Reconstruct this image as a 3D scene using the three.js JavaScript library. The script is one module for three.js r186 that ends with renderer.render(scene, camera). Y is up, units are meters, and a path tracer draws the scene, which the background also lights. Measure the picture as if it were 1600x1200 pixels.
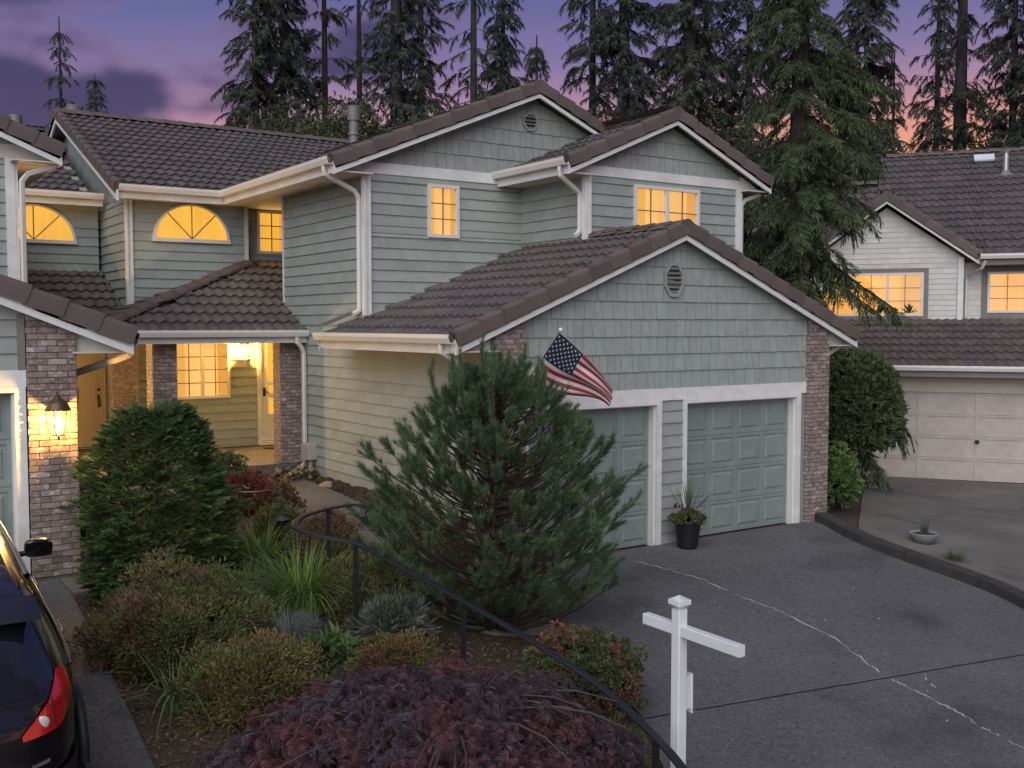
import * as THREE from 'three';
import { mergeGeometries } from 'three/addons/utils/BufferGeometryUtils.js';
import { RectAreaLightUniformsLib } from 'three/addons/lights/RectAreaLightUniformsLib.js';

// ---------------------------------------------------------------- camera, sky, light, exposure
const scene = new THREE.Scene();
const renderer = new THREE.WebGLRenderer({ antialias: true });
renderer.setSize(1024, 768);
renderer.toneMapping = THREE.LinearToneMapping;
const EXPOSURE = 2.2;
renderer.toneMappingExposure = EXPOSURE;
renderer.shadowMap.enabled = true;
RectAreaLightUniformsLib.init();

const EYE = new THREE.Vector3(-7.407, 3.307, 11.479);
const YAW = 34.0 * Math.PI / 180, PITCH = 3.29 * Math.PI / 180;
const camera = new THREE.PerspectiveCamera(2 * Math.atan(600 / 1620) * 180 / Math.PI, 4 / 3, 0.1, 900);
camera.position.copy(EYE);
camera.lookAt(EYE.x + Math.sin(YAW) * Math.cos(PITCH), EYE.y - Math.sin(PITCH), EYE.z - Math.cos(YAW) * Math.cos(PITCH));
camera.updateMatrixWorld(true);

// seeded randomness
function seeded(a) { return () => { a |= 0; a = a + 0x6D2B79F5 | 0; let t = Math.imul(a ^ a >>> 15, 1 | a); t = t + Math.imul(t ^ t >>> 7, 61 | t) ^ t; return ((t ^ t >>> 14) >>> 0) / 4294967296; }; }
const clamp = (x, a = 0, b = 1) => Math.min(b, Math.max(a, x));
const smooth = (a, b, x) => { const t = clamp((x - a) / (b - a)); return t * t * (3 - 2 * t); };
const mix = (a, b, t) => a + (b - a) * t;
function hash3(x, y, z) { let h = Math.imul(x, 374761393) + Math.imul(y, 668265263) + Math.imul(z, 2147483647 - 58) | 0; h = Math.imul(h ^ h >>> 13, 1274126177); return ((h ^ h >>> 16) >>> 0) / 4294967296; }
function noise3(x, y, z) {
  const xi = Math.floor(x), yi = Math.floor(y), zi = Math.floor(z), f = t => t * t * (3 - 2 * t);
  const u = f(x - xi), v = f(y - yi), w = f(z - zi), h = (i, j, k) => hash3(xi + i, yi + j, zi + k);
  return mix(mix(mix(h(0, 0, 0), h(1, 0, 0), u), mix(h(0, 1, 0), h(1, 1, 0), u), v), mix(mix(h(0, 0, 1), h(1, 0, 1), u), mix(h(0, 1, 1), h(1, 1, 1), u), v), w);
}
function fbm(x, y, z, o = 4) { let s = 0, a = .5, n = 0; for (let i = 0; i < o; i++) { s += a * noise3(x, y, z); n += a; a *= .5; x = x * 2.03 + 11.3; y = y * 2.03 + 5.1; z = z * 2.03 + 2.7; } return s / n; }

// dusk sky: indigo above, lilac and pink lower down, orange low in the west, torn dark clouds
{
  const W = 1536, H = 768, data = new Float32Array(W * H * 4);
  const west = [Math.sin(58 * Math.PI / 180), -Math.cos(58 * Math.PI / 180)];
  const stops = [[0, [.84, .40, .22]], [8.5, [.88, .40, .22]], [10.5, [.72, .33, .29]], [12, [.45, .26, .37]], [14, [.245, .19, .375]], [17.3, [.13, .142, .335]], [26, [.09, .12, .31]], [50, [.085, .11, .30]], [90, [.08, .105, .29]]];
  for (let j = 0; j < H; j++) for (let i = 0; i < W; i++) {
    const el = (j + .5) / H * Math.PI - Math.PI / 2, az = (i + .5) / W * 2 * Math.PI - Math.PI;
    const dx = Math.cos(el) * Math.cos(az), dz = Math.cos(el) * Math.sin(az), dy = Math.sin(el);
    const hl = Math.hypot(dx, dz) + 1e-6, w = .5 + .5 * (dx * west[0] + dz * west[1]) / hl;
    let deg = Math.max(0, el * 180 / Math.PI);
    deg += (1 - w) * 15 * Math.exp(-deg / 30);           // the warm band is lower away from the west
    let k = 0; while (k < stops.length - 2 && deg > stops[k + 1][0]) k++;
    const t = clamp((deg - stops[k][0]) / (stops[k + 1][0] - stops[k][0]));
    const c = [0, 1, 2].map(n => mix(stops[k][1][n], stops[k + 1][1][n], t));
    // clouds on a plane overhead, drawn out near the horizon
    if (dy > 0) {
      const q = 1 / (dy + .13), px = dx * q, pz = dz * q;
      const wx = fbm(px * 1.1 + 7.7, pz * 1.1 + 1.9, 2.2, 4) - .5, wz = fbm(px * 1.1 + 2.3, pz * 1.1 + 8.1, 5.2, 4) - .5;
      const d = .52 * fbm(px * .85 + 7.1 + wx * .7, pz * .85 + 3.3 + wz * .7, 4.2, 3) + .48 * fbm(px * 3.4 + wx * 1.6, pz * 3.4 + wz * 1.6, 8.8, 6);
      const cover = .445 + .12 * smooth(.90, .985, w);
      const m = smooth(cover, cover + .12, d) * smooth(0, .05, dy) * .95;
      const lit = smooth(cover + .02, cover + .11, d), warm = Math.exp(-deg / 9);
      const cc = [mix(.24 + .2 * warm, .066, lit), mix(.145 + .05 * warm, .058, lit), mix(.27, .138, lit)];
      for (let n = 0; n < 3; n++) c[n] = mix(c[n], cc[n], m);
    }
    const o = (j * W + i) * 4;
    for (let n = 0; n < 3; n++) data[o + n] = c[n] / EXPOSURE;
    data[o + 3] = 1;
  }
  const sky = new THREE.DataTexture(data, W, H, THREE.RGBAFormat, THREE.FloatType);
  sky.mapping = THREE.EquirectangularReflectionMapping; sky.magFilter = THREE.LinearFilter; sky.minFilter = THREE.LinearFilter; sky.needsUpdate = true;
  scene.background = sky; scene.environment = sky;
}
// the broad last light of day, from high over the viewer's shoulder
const sun = new THREE.DirectionalLight(new THREE.Color().setRGB(1.0, 1.0, .97), 1.5);
sun.position.set(-23, 24, 23); sun.target.position.set(0, 1, 0);
sun.castShadow = true; sun.shadow.radius = 140; sun.shadow.mapSize.set(2048, 2048);
Object.assign(sun.shadow.camera, { left: -30, right: 30, top: 30, bottom: -30, near: 1, far: 120 });
scene.add(sun, sun.target);

// ---------------------------------------------------------------- helpers
const V = (x, y, z) => new THREE.Vector3(x, y, z);
const names = {};
const numbered = n => { const k = names[n] = (names[n] ?? -1) + 1; return k ? `${n}_${String(k).padStart(3, '0')}` : n; };
function thing(name, label, category, group, pos = [0, 0, 0]) {
  const g = new THREE.Group(); g.name = numbered(name); g.position.set(...pos); scene.add(g);
  g.userData = { label, category }; if (group) g.userData.group = group; return g;
}
function tag(o, label, category, group) { Object.assign(o.userData, { label, category }); if (group) o.userData.group = group; return o; }
function add(name, geo, mat, parent = scene) {
  if (Array.isArray(geo)) geo = merge(geo);
  const m = new THREE.Mesh(geo, mat); m.name = parent === scene ? numbered(name) : name;
  m.castShadow = m.receiveShadow = true; parent.add(m); return m;
}
function addEach(name, geos, m, parent) { return geos.map(g => add(name, g, m, parent)); }
function part(name, parent) { const g = new THREE.Group(); g.name = name; parent.add(g); return g; }
function structure(name, geo, mat) { const m = add(name, geo, mat); m.userData.kind = 'structure'; return m; }
function merge(list) { return mergeGeometries(list.map(g => { const a = g.index ? g.toNonIndexed() : g; for (const k of Object.keys(a.attributes)) if (!['position', 'normal', 'uv'].includes(k)) a.deleteAttribute(k); return a; })); }
function settle(g, x, y, z) { for (const c of g.children) { c.position.x -= x; c.position.y -= y; c.position.z -= z; } g.position.set(x, y, z); }
function soup(tris, uvs) {         // flat-shaded geometry from a flat list of positions
  const g = new THREE.BufferGeometry(); g.setAttribute('position', new THREE.Float32BufferAttribute(tris, 3));
  g.computeVertexNormals();
  g.setAttribute('uv', new THREE.Float32BufferAttribute(uvs || new Float32Array(tris.length / 3 * 2), 2)); return g;
}
function metreUV(g, k = 1, ou = 0, ov = 0) {   // box-mapped uv in metres
  if (g.index) g = g.toNonIndexed();
  const p = g.attributes.position, n = g.attributes.normal, uv = new Float32Array(p.count * 2);
  for (let i = 0; i < p.count; i++) {
    const ax = Math.abs(n.getX(i)), ay = Math.abs(n.getY(i)), az = Math.abs(n.getZ(i));
    let u, v; if (ay >= ax && ay >= az) { u = p.getX(i); v = p.getZ(i); } else if (ax >= az) { u = p.getZ(i); v = p.getY(i); } else { u = p.getX(i); v = p.getY(i); }
    uv[2 * i] = u * k + ou; uv[2 * i + 1] = v * k + ov;
  }
  g.setAttribute('uv', new THREE.BufferAttribute(uv, 2)); return g;
}
const box = (x0, y0, z0, x1, y1, z1) => metreUV(new THREE.BoxGeometry(x1 - x0, y1 - y0, z1 - z0).translate((x0 + x1) / 2, (y0 + y1) / 2, (z0 + z1) / 2));
function tube(pts, r, seg = 24, rad = 8, closed = false, tension = .5) { return new THREE.TubeGeometry(new THREE.CatmullRomCurve3(pts.map(p => p.isVector3 ? p : V(...p)), closed, 'catmullrom', tension), seg, r, rad, closed).toNonIndexed(); }
// a polyline with a rectangular section (bars, gutters): section given as [side, up] pairs
function sweep(pts, section, closedEnds = true, upv = V(0, 1, 0)) {
  const P = pts.map(p => p.isVector3 ? p : V(...p)), rings = [], tri = [], uv = []; let run = 0;
  for (let i = 0; i < P.length; i++) {
    const a = P[Math.max(0, i - 1)], b = P[Math.min(P.length - 1, i + 1)], d = b.clone().sub(a).normalize();
    let s = d.clone().cross(upv); if (s.lengthSq() < 1e-6) s = V(1, 0, 0); s.normalize();
    const u = s.clone().cross(d).normalize();
    if (i) run += P[i].distanceTo(P[i - 1]);
    rings.push([section.map(([x, y]) => P[i].clone().addScaledVector(s, x).addScaledVector(u, y)), run]);
  }
  const m = section.length;
  for (let i = 0; i + 1 < rings.length; i++) for (let k = 0; k < m; k++) {
    const [A, ra] = rings[i], [B, rb] = rings[i + 1], k2 = (k + 1) % m;
    tri.push(...A[k], ...A[k2], ...B[k2], ...A[k], ...B[k2], ...B[k]);
    uv.push(ra, k * .1, ra, k * .1 + .1, rb, k * .1 + .1, ra, k * .1, rb, k * .1 + .1, rb, k * .1);
  }
  if (closedEnds) for (const [R, flip] of [[rings[0][0], 1], [rings[rings.length - 1][0], 0]]) {
    const f = THREE.ShapeUtils.triangulateShape(section.map(s => new THREE.Vector2(...s)), []);
    for (const t of f) { const o = flip ? [t[0], t[2], t[1]] : t; for (const k of o) { tri.push(...R[k]); uv.push(...section[k]); } }
  }
  return soup(tri, uv);
}
// a wall frame: point(u, v, w) = O + u U + v Y + w N
function frame(O, U, N) { O = V(...O); U = V(...U).normalize(); N = V(...N).normalize(); const Y = V(0, 1, 0); return { O, U, N, Y, at: (u, v, w = 0) => O.clone().addScaledVector(U, u).addScaledVector(Y, v).addScaledVector(N, w) }; }
// convex polygon piece on a wall, front leaning from wb (bottom) to wt (top)
function lapPiece(F, poly, wb, wt, back = -.01, uvo = [0, 0], rot = false) {
  let v0 = 1e9, v1 = -1e9; for (const [, v] of poly) { v0 = Math.min(v0, v); v1 = Math.max(v1, v); }
  const wf = v => mix(wb, wt, (v - v0) / (v1 - v0 + 1e-9)), n = poly.length, tri = [], uv = [];
  const hand = F.U.clone().cross(F.Y).dot(F.N) > 0;
  const put = (list) => { for (const [u, v, w] of (hand ? list : [list[0], list[2], list[1]])) { tri.push(...F.at(u, v, w)); uv.push(...(rot ? [v + uvo[0], u + uvo[1] + w] : [u + uvo[0], v + uvo[1] + w])); } };
  for (let i = 1; i + 1 < n; i++) put([[...poly[0], wf(poly[0][1])], [...poly[i], wf(poly[i][1])], [...poly[i + 1], wf(poly[i + 1][1])]]);
  for (let i = 0; i < n; i++) { const a = poly[i], b = poly[(i + 1) % n]; put([[...a, wf(a[1])], [...a, back], [...b, back]]); put([[...a, wf(a[1])], [...b, back], [...b, wf(b[1])]]); }
  return soup(tri, uv);
}
function clipHalf(poly, a, b, c) {   // keep a u + b v <= c
  const out = []; for (let i = 0; i < poly.length; i++) {
    const p = poly[i], q = poly[(i + 1) % poly.length], dp = a * p[0] + b * p[1] - c, dq = a * q[0] + b * q[1] - c;
    if (dp <= 0) out.push(p); if (dp * dq < 0) { const t = dp / (dp - dq); out.push([mix(p[0], q[0], t), mix(p[1], q[1], t)]); }
  } return out;
}
const polyArea = P => { let s = 0; for (let i = 0; i < P.length; i++) { const a = P[i], b = P[(i + 1) % P.length]; s += a[0] * b[1] - a[1] * b[0]; } return Math.abs(s) / 2; };
const rect = (u0, v0, u1, v1) => [[u0, v0], [u1, v0], [u1, v1], [u0, v1]];
function slab(F, poly, w0, w1, uvo) { return lapPiece(F, poly, w1, w1, w0, uvo); }
function minus(rects, [a, b, c, d]) {  // rects minus one rect
  const out = []; for (const [u0, v0, u1, v1] of rects) {
    if (c <= u0 || a >= u1 || d <= v0 || b >= v1) { out.push([u0, v0, u1, v1]); continue; }
    const m0 = Math.max(v0, b), m1 = Math.min(v1, d);
    if (a > u0) out.push([u0, m0, a, m1]); if (c < u1) out.push([c, m0, u1, m1]);
    if (b > v0) out.push([u0, v0, u1, b]); if (d < v1) out.push([u0, d, u1, v1]);
  } return out;
}

// ---------------------------------------------------------------- materials
function dataTex(w, h, fn, { srgb = false, repeat = true } = {}) {
  const d = new Uint8Array(w * h * 4);
  for (let j = 0; j < h; j++) for (let i = 0; i < w; i++) { const c = fn(i / w, j / h, i, j), o = (j * w + i) * 4; for (let k = 0; k < 3; k++) d[o + k] = clamp(Array.isArray(c) ? c[k] : c) * 255; d[o + 3] = 255; }
  const t = new THREE.DataTexture(d, w, h); t.wrapS = t.wrapT = repeat ? THREE.RepeatWrapping : THREE.ClampToEdgeWrapping;
  t.magFilter = THREE.LinearFilter; t.minFilter = THREE.LinearMipmapLinearFilter; if (srgb) t.colorSpace = THREE.SRGBColorSpace; t.needsUpdate = true; return t;
}
// seamless noise on a torus of period n cells
function tnoise(u, v, n, m = n, s = 0) {
  const x = u * n, y = v * m, xi = Math.floor(x), yi = Math.floor(y), f = t => t * t * (3 - 2 * t), a = f(x - xi), b = f(y - yi);
  const h = (i, j) => hash3(((xi + i) % n + n) % n, ((yi + j) % m + m) % m, s);
  return mix(mix(h(0, 0), h(1, 0), a), mix(h(0, 1), h(1, 1), a), b);
}
const tfbm = (u, v, n, m, s, o = 4) => { let r = 0, a = .5, t = 0; for (let k = 0; k < o; k++) { r += a * tnoise(u, v, n << k, m << k, s + k); t += a; a *= .5; } return r / t; };
const scaled = (t, k, k2 = k) => { const c = t.clone(); c.repeat.set(k, k2); c.needsUpdate = true; return c; };
const T = {};
// painted wood: faint grain along u, dust and weather blotches (albedo multiplier)
T.paint = dataTex(512, 512, (u, v) => { const g = tfbm(u, v, 4, 90, 3, 3), b = tfbm(u, v, 5, 5, 9, 5), s = tfbm(u, v, 40, 8, 21, 3); const m = .88 + .10 * (g - .5) + .26 * (b - .5) + .08 * (s - .5); return [m, m, m * .992]; });
T.grain = dataTex(256, 512, (u, v) => .5 + .5 * (tfbm(u, v, 3, 120, 5, 3) - .5) + .25 * (tfbm(u, v, 40, 40, 8, 2) - .5));
T.tile = dataTex(512, 512, (u, v) => { const b = tfbm(u, v, 4, 4, 31, 5), f = tfbm(u, v, 90, 90, 37, 2), l = tfbm(u, v, 14, 14, 41, 3); const m = .70 + .5 * (b - .5) + .34 * (f - .5); const k = smooth(.64, .72, l); return [mix(m, .62, k * .6), mix(m * .985, .70, k * .6), mix(m * .97, .56, k * .6)]; });
T.grit = dataTex(256, 256, (u, v) => tfbm(u, v, 64, 64, 51, 2));
T.brick = dataTex(512, 512, (u, v) => {
  const b = tfbm(u, v, 12, 12, 61, 4), f = tfbm(u, v, 80, 80, 67, 2), w = tfbm(u, v, 22, 34, 71, 4), k = tfbm(u, v, 7, 7, 75, 3);
  let c = [.58 + .5 * (b - .5) + .3 * (f - .5), .54 + .48 * (b - .5) + .3 * (f - .5), .52 + .46 * (b - .5) + .3 * (f - .5)];
  const s = smooth(.60, .70, w + .18 * (k - .5)); return c.map((x, i) => mix(x, [.98, .96, .95][i], s));
});
T.aggregate = dataTex(1024, 1024, (u, v) => {
  const f = tnoise(u, v, 220, 220, 81), f2 = tnoise(u, v, 480, 480, 83), b = tfbm(u, v, 2, 2, 85, 7), st = tfbm(u, v, 5, 5, 87, 5), oil = tfbm(u, v, 9, 3, 89, 4);
  let m = .50 + .32 * (f - .5) + .30 * (f2 - .5) + .60 * (b - .5); if (f > .95) m += .32; if (f < .05) m *= .7; if (st > .60) m *= 1 - 1.5 * (st - .60); if (oil > .66) m *= 1 - 1.2 * (oil - .66); return [m, m * .985, m * .965];
});
T.concrete = dataTex(1024, 1024, (u, v) => { const f = tnoise(u, v, 400, 400, 91), b = tfbm(u, v, 3, 3, 95, 7), s = tfbm(u, v, 9, 9, 97, 4); const m = .62 + .16 * (f - .5) + .42 * (b - .5) - (s > .6 ? (s - .6) * .7 : 0); return [m, m * .985, m * .96]; });
T.soil = dataTex(512, 512, (u, v) => { const f = tnoise(u, v, 128, 128, 101), g = tfbm(u, v, 24, 24, 103, 4), b = tfbm(u, v, 4, 4, 105, 4); const m = .5 + .5 * (f - .5) + .5 * (g - .5) + .3 * (b - .5); return [m, m * (.82 + .1 * g), m * (.66 + .1 * f)]; });
T.bark = dataTex(256, 512, (u, v) => { const g = tfbm(u, v, 18, 6, 111, 4), f = tfbm(u, v, 60, 30, 113, 2); return .45 + .9 * (g - .5) + .3 * (f - .5); });
T.plain = dataTex(256, 256, (u, v) => { const b = tfbm(u, v, 5, 5, 121, 5); return .93 + .14 * (b - .5); });
function mat(rgb, rough = .7, o = {}) { const m = new THREE.MeshStandardMaterial({ roughness: rough, ...o }); m.color.setRGB(...rgb); return m; }
function phys(rgb, rough = .7, o = {}) { const m = new THREE.MeshPhysicalMaterial({ roughness: rough, ...o }); m.color.setRGB(...rgb); return m; }
const tint = (c, k) => c.map(x => x * k);
const many = (n, fn) => Array.from({ length: n }, (_, i) => fn(i));
const SAGE = [.300, .335, .318];
const M = {
  siding: many(5, i => mat(tint(SAGE, [1, .96, 1.04, .93, 1.02][i]), .62, { map: T.paint, bumpMap: T.grain, bumpScale: .0012 })),
  shingle: many(6, i => mat(tint(SAGE, [1, .97, 1.02, .955, .985, 1.01][i]), .7, { map: scaled(T.paint, 1.4, 1.4), bumpMap: scaled(T.grain, 2), bumpScale: .002 })),
  core: mat(tint(SAGE, .8), .8, { map: T.paint }),
  gap: mat([.08, .085, .08], .9),
  coreWhite: mat([.42, .40, .38], .8, { map: T.paint }),
  white: mat([.70, .70, .70], .5, { map: T.paint }),
  gutter: mat([.66, .63, .59], .42, { map: T.plain }),
  soffit: mat([.60, .56, .48], .7, { map: T.paint }),
  door: mat([.215, .262, .258], .5, { map: T.paint }),
  tile: many(6, i => mat([[0.119, 0.100, 0.107], [0.108, 0.089, 0.095], [0.131, 0.108, 0.112], [0.115, 0.094, 0.092], [0.103, 0.089, 0.098], [0.140, 0.113, 0.112]][i], .72, { map: T.tile, bumpMap: scaled(T.grit, 3), bumpScale: .003 })),
  cap: many(4, i => mat([[0.137, 0.107, 0.099], [0.127, 0.099, 0.091], [0.146, 0.114, 0.104], [0.122, 0.096, 0.091]][i], .7, { map: T.tile, bumpMap: scaled(T.grit, 3), bumpScale: .003 })),
  deck: mat([.34, .345, .30], .8, { map: T.paint }),
  brick: many(6, i => mat([[.37, .305, .285], [.31, .245, .23], [.43, .365, .345], [.29, .235, .228], [.52, .465, .45], [.35, .265, .245]][i], .85, { map: T.brick, bumpMap: scaled(T.grit, 2), bumpScale: .003 })),
  mortar: mat([.26, .225, .21], .95, { map: scaled(T.concrete, .7) }),
  metal: mat([.42, .43, .44], .42, { metalness: .7, map: T.plain }),
  vent: mat([.17, .165, .165], .55, { metalness: .15, map: T.plain }),
  black: mat([.012, .012, .013], .42),
  iron: mat([.014, .014, .016], .45, { bumpMap: T.grit, bumpScale: .001 }),
  louver: mat([.15, .15, .14], .7, { map: T.paint }),
  glass: phys([1, 1, 1], .03, { transmission: 1, thickness: 0, ior: 1.5 }),
  frameWin: mat([.62, .60, .57], .45),
  bar: mat([.17, .14, .115], .55),
  grey: mat([.20, .175, .17], .6, { map: T.paint }),
  cream: mat([.60, .575, .55], .6, { map: T.paint }),
  creamDoor: mat([.42, .365, .335], .6, { map: T.paint }),
  concrete: mat([.215, .195, .18], .88, { map: scaled(T.concrete, .35), bumpMap: scaled(T.grit, 3), bumpScale: .002 }),
  asphalt: mat([.184, .184, .198], .86, { map: scaled(T.aggregate, .21), bumpMap: scaled(T.grit, 8), bumpScale: .004 }),
  soil: mat([.11, .085, .062], .97, { map: scaled(T.soil, .8), bumpMap: scaled(T.soil, .8), bumpScale: .03 }),
  kerb: mat([.066, .062, .062], .85, { map: scaled(T.concrete, .8), bumpMap: scaled(T.grit, 3), bumpScale: .003 }),
};
function glow(r, g, b, k) { const m = new THREE.MeshStandardMaterial({ roughness: .8 }); m.color.setRGB(.10, .07, .03); m.emissive.setRGB(r, g, b); m.emissiveIntensity = k / EXPOSURE; return m; }
// curtains and walls seen in lit rooms: soft uneven warm light
T.room = dataTex(256, 256, (u, v) => { const b = tfbm(u, v, 3, 2, 131, 4), c = tfbm(u, v, 26, 1, 133, 2); const m = .86 + .5 * (b - .5) + .14 * (c - .5); return [m, m * (.97 + .08 * (b - .5)), m * (.9 + .3 * (b - .5))]; });
M.curtain = many(2, i => { const m = glow(...[[.98, .47, .09], [.88, .40, .07]][i], .82); return m; });
M.lit = many(3, i => { const m = glow(...[[1.12, .58, .07], [1.12, .62, .20], [1.10, .48, .07]][i], 1); m.emissiveMap = scaled(T.room, .5); return m; });

// ---------------------------------------------------------------- ground
function ground(x, z) {
  let R = -.10 * Math.max(0, z - .4);
  const L = .55 - .12 * Math.max(0, z + 1.0);
  if (z < -.2) R = mix(R, .55, smooth(-.2, -2.2, z));
  const t = smooth(-1.3, .3, x - (-.6 - .30 * Math.max(0, z)));
  const n = smooth(6.9, 12, x);
  let y = mix(mix(L, R, t), -.2 - .012 * (x - 7), n);
  return Math.max(-1.6, Math.min(y, .6));
}
const lines = (a, b, s) => { const o = []; for (let x = a; x < b - 1e-6; x += s) o.push(x); o.push(b); return o; };
const GX = [-300, -120, -60, -34, -22, -16, ...lines(-13, 24, .25), 30, 40, 60, 120, 300], GZ = [-300, -120, -60, -34, -26, ...lines(-20, 13, .25), 16, 24, 40, 100];
{
  const tri = [], uv = [];
  for (let i = 0; i + 1 < GX.length; i++) for (let j = 0; j + 1 < GZ.length; j++) {
    const q = [[GX[i], GZ[j]], [GX[i + 1], GZ[j]], [GX[i + 1], GZ[j + 1]], [GX[i], GZ[j + 1]]].map(([x, z]) => [x, ground(x, z), z]);
    for (const k of [0, 2, 1, 0, 3, 2]) { tri.push(...q[k]); uv.push(q[k][0], q[k][2]); }
  }
  structure('ground', soup(tri, uv), M.soil);
}
// a paved sheet cut to a polygon in plan, laid over the ground with its own thickness
function sheet(poly, lift, depth = .12, h = ground) {
  const tri = [], uv = []; let x0 = 1e9, x1 = -1e9, z0 = 1e9, z1 = -1e9;
  for (const [x, z] of poly) { x0 = Math.min(x0, x); x1 = Math.max(x1, x); z0 = Math.min(z0, z); z1 = Math.max(z1, z); }
  const cells = a => a; const sx = lines(Math.floor(x0 * 4) / 4, Math.ceil(x1 * 4) / 4, .25), sz = lines(Math.floor(z0 * 4) / 4, Math.ceil(z1 * 4) / 4, .25);
  for (let i = 0; i + 1 < sx.length; i++) for (let j = 0; j + 1 < sz.length; j++) {
    let c = poly; c = clipHalf(c, -1, 0, -sx[i]); c = clipHalf(c, 1, 0, sx[i + 1]); c = clipHalf(c, 0, -1, -sz[j]); c = clipHalf(c, 0, 1, sz[j + 1]);
    c = c.filter((p, k) => { const q = c[(k + 1) % c.length]; return Math.hypot(p[0] - q[0], p[1] - q[1]) > 1e-5; });
    if (c.length < 3 || polyArea(c) < 1e-6) continue;
    for (const t of THREE.ShapeUtils.triangulateShape(c.map(p => new THREE.Vector2(...p)), [])) {
      const P = t.map(k => [c[k][0], h(...c[k]) + lift, c[k][1]]);
      const up = (P[1][2] - P[0][2]) * (P[2][0] - P[0][0]) - (P[1][0] - P[0][0]) * (P[2][2] - P[0][2]) > 0;
      for (const k of up ? [0, 1, 2] : [0, 2, 1]) { tri.push(...P[k]); uv.push(P[k][0], P[k][2]); }
    }
  }
  const n = poly.length; for (let i = 0; i < n; i++) {
    const a = poly[i], b = poly[(i + 1) % n], m = Math.max(1, Math.ceil(Math.hypot(b[0] - a[0], b[1] - a[1]) / .25));
    for (let k = 0; k < m; k++) {
      const p = [mix(a[0], b[0], k / m), mix(a[1], b[1], k / m)], q = [mix(a[0], b[0], (k + 1) / m), mix(a[1], b[1], (k + 1) / m)], hp = h(...p) + lift, hq = h(...q) + lift;
      tri.push(p[0], hp, p[1], q[0], hq, q[1], q[0], hq - depth, q[1], p[0], hp, p[1], q[0], hq - depth, q[1], p[0], hp - depth, p[1]);
      for (let r = 0; r < 6; r++) uv.push(p[0] + k * .1, p[1] + r * .02);
    }
  }
  return soup(tri, uv);
}
function slabs(name, polys, material, lift = .03) {     // a paved surface of one or more slabs with open joints between them
  const g = new THREE.Group(); g.name = numbered(name); g.userData.kind = 'structure'; scene.add(g);
  polys.forEach(p => add('slab', sheet(p, lift), material, g)); return g;
}
// main driveway, split along its construction joint
{
  const left = [[-.15, .02], [-.12, 1.2], [-.45, 2.45], [-.75, 3.2], [-1.08, 4.28]], jl = [-1.08, 4.28], jr = [5.15, 5.29];
  const right = [[6.38, .1], [6.08, .9], [5.88, 1.6], [5.8, 2.4], [5.76, 3.15], [5.67, 3.75], [5.45, 4.35], [5.15, 5.29]];
  slabs('driveway', [
    [...left, ...right.slice().reverse(), [6.35, .02]],
    [[-1.12, 4.325], [5.13, 5.335], [5.0, 7], [4.8, 12.9], [-6, 12.9], [-3.6, 8.2], [-2.2, 6.2], [-1.55, 5.1]],
  ], M.asphalt);
}
structure('joint_filler', sheet([[-1.08, 4.285], [5.15, 5.29], [5.15, 5.33], [-1.1, 4.325]], .018, .1), M.black);
// efflorescence that has crept out of the hairline crack
function groundLine(pts, w, seed, gap = .0) {
  const r = seeded(seed), tri = []; const c = new THREE.CatmullRomCurve3(pts.map(([x, z]) => V(x, 0, z)), false, 'catmullrom', .2), n = Math.ceil(c.getLength() / .035);
  let a = null; const on = t => noise3(t * 34, seed, 1.5) > gap;
  for (let i = 0; i <= n; i++) {
    const t = i / n, p = c.getPoint(t), d = c.getTangent(t), k = (noise3(t * 60, seed, 7) - .5) * .05 + (r() - .5) * .012, ww = w * (.25 + 1.3 * noise3(t * 45, seed, 3)) / 2;
    const s = [-d.z, d.x], L = [p.x + s[0] * (k + ww), p.z + s[1] * (k + ww)], R = [p.x + s[0] * (k - ww), p.z + s[1] * (k - ww)];
    const y = ([x, z]) => ground(x, z) + .0345; const b = [[L[0], y(L), L[1]], [R[0], y(R), R[1]]];
    if (a && on(t)) tri.push(...a[0], ...b[0], ...b[1], ...a[0], ...b[1], ...a[1]);
    a = b;
  }
  return soup(tri);
}
M.chalk = mat([.42, .41, .40], .95);
{
  const g = new THREE.Group(); g.name = 'driveway_crack'; g.userData.kind = 'structure'; scene.add(g);
  add('crack_line', groundLine([[1.99, .58], [2.2, 1.1], [2.33, 1.61], [2.31, 2.32], [2.36, 2.91], [2.26, 3.77], [1.95, 4.55], [1.9, 4.68]], .019, 3, .08), M.chalk, g);
  add('crack_line', groundLine([[1.88, 4.85], [1.85, 5.07], [1.79, 5.69], [1.69, 6.14], [1.62, 6.9]], .018, 11, .25), M.chalk, g);
  add('crack_line', groundLine([[2.35, 4.92], [2.2, 5.05], [2.12, 5.2]], .014, 15, .5), M.chalk, g);
}
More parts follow.
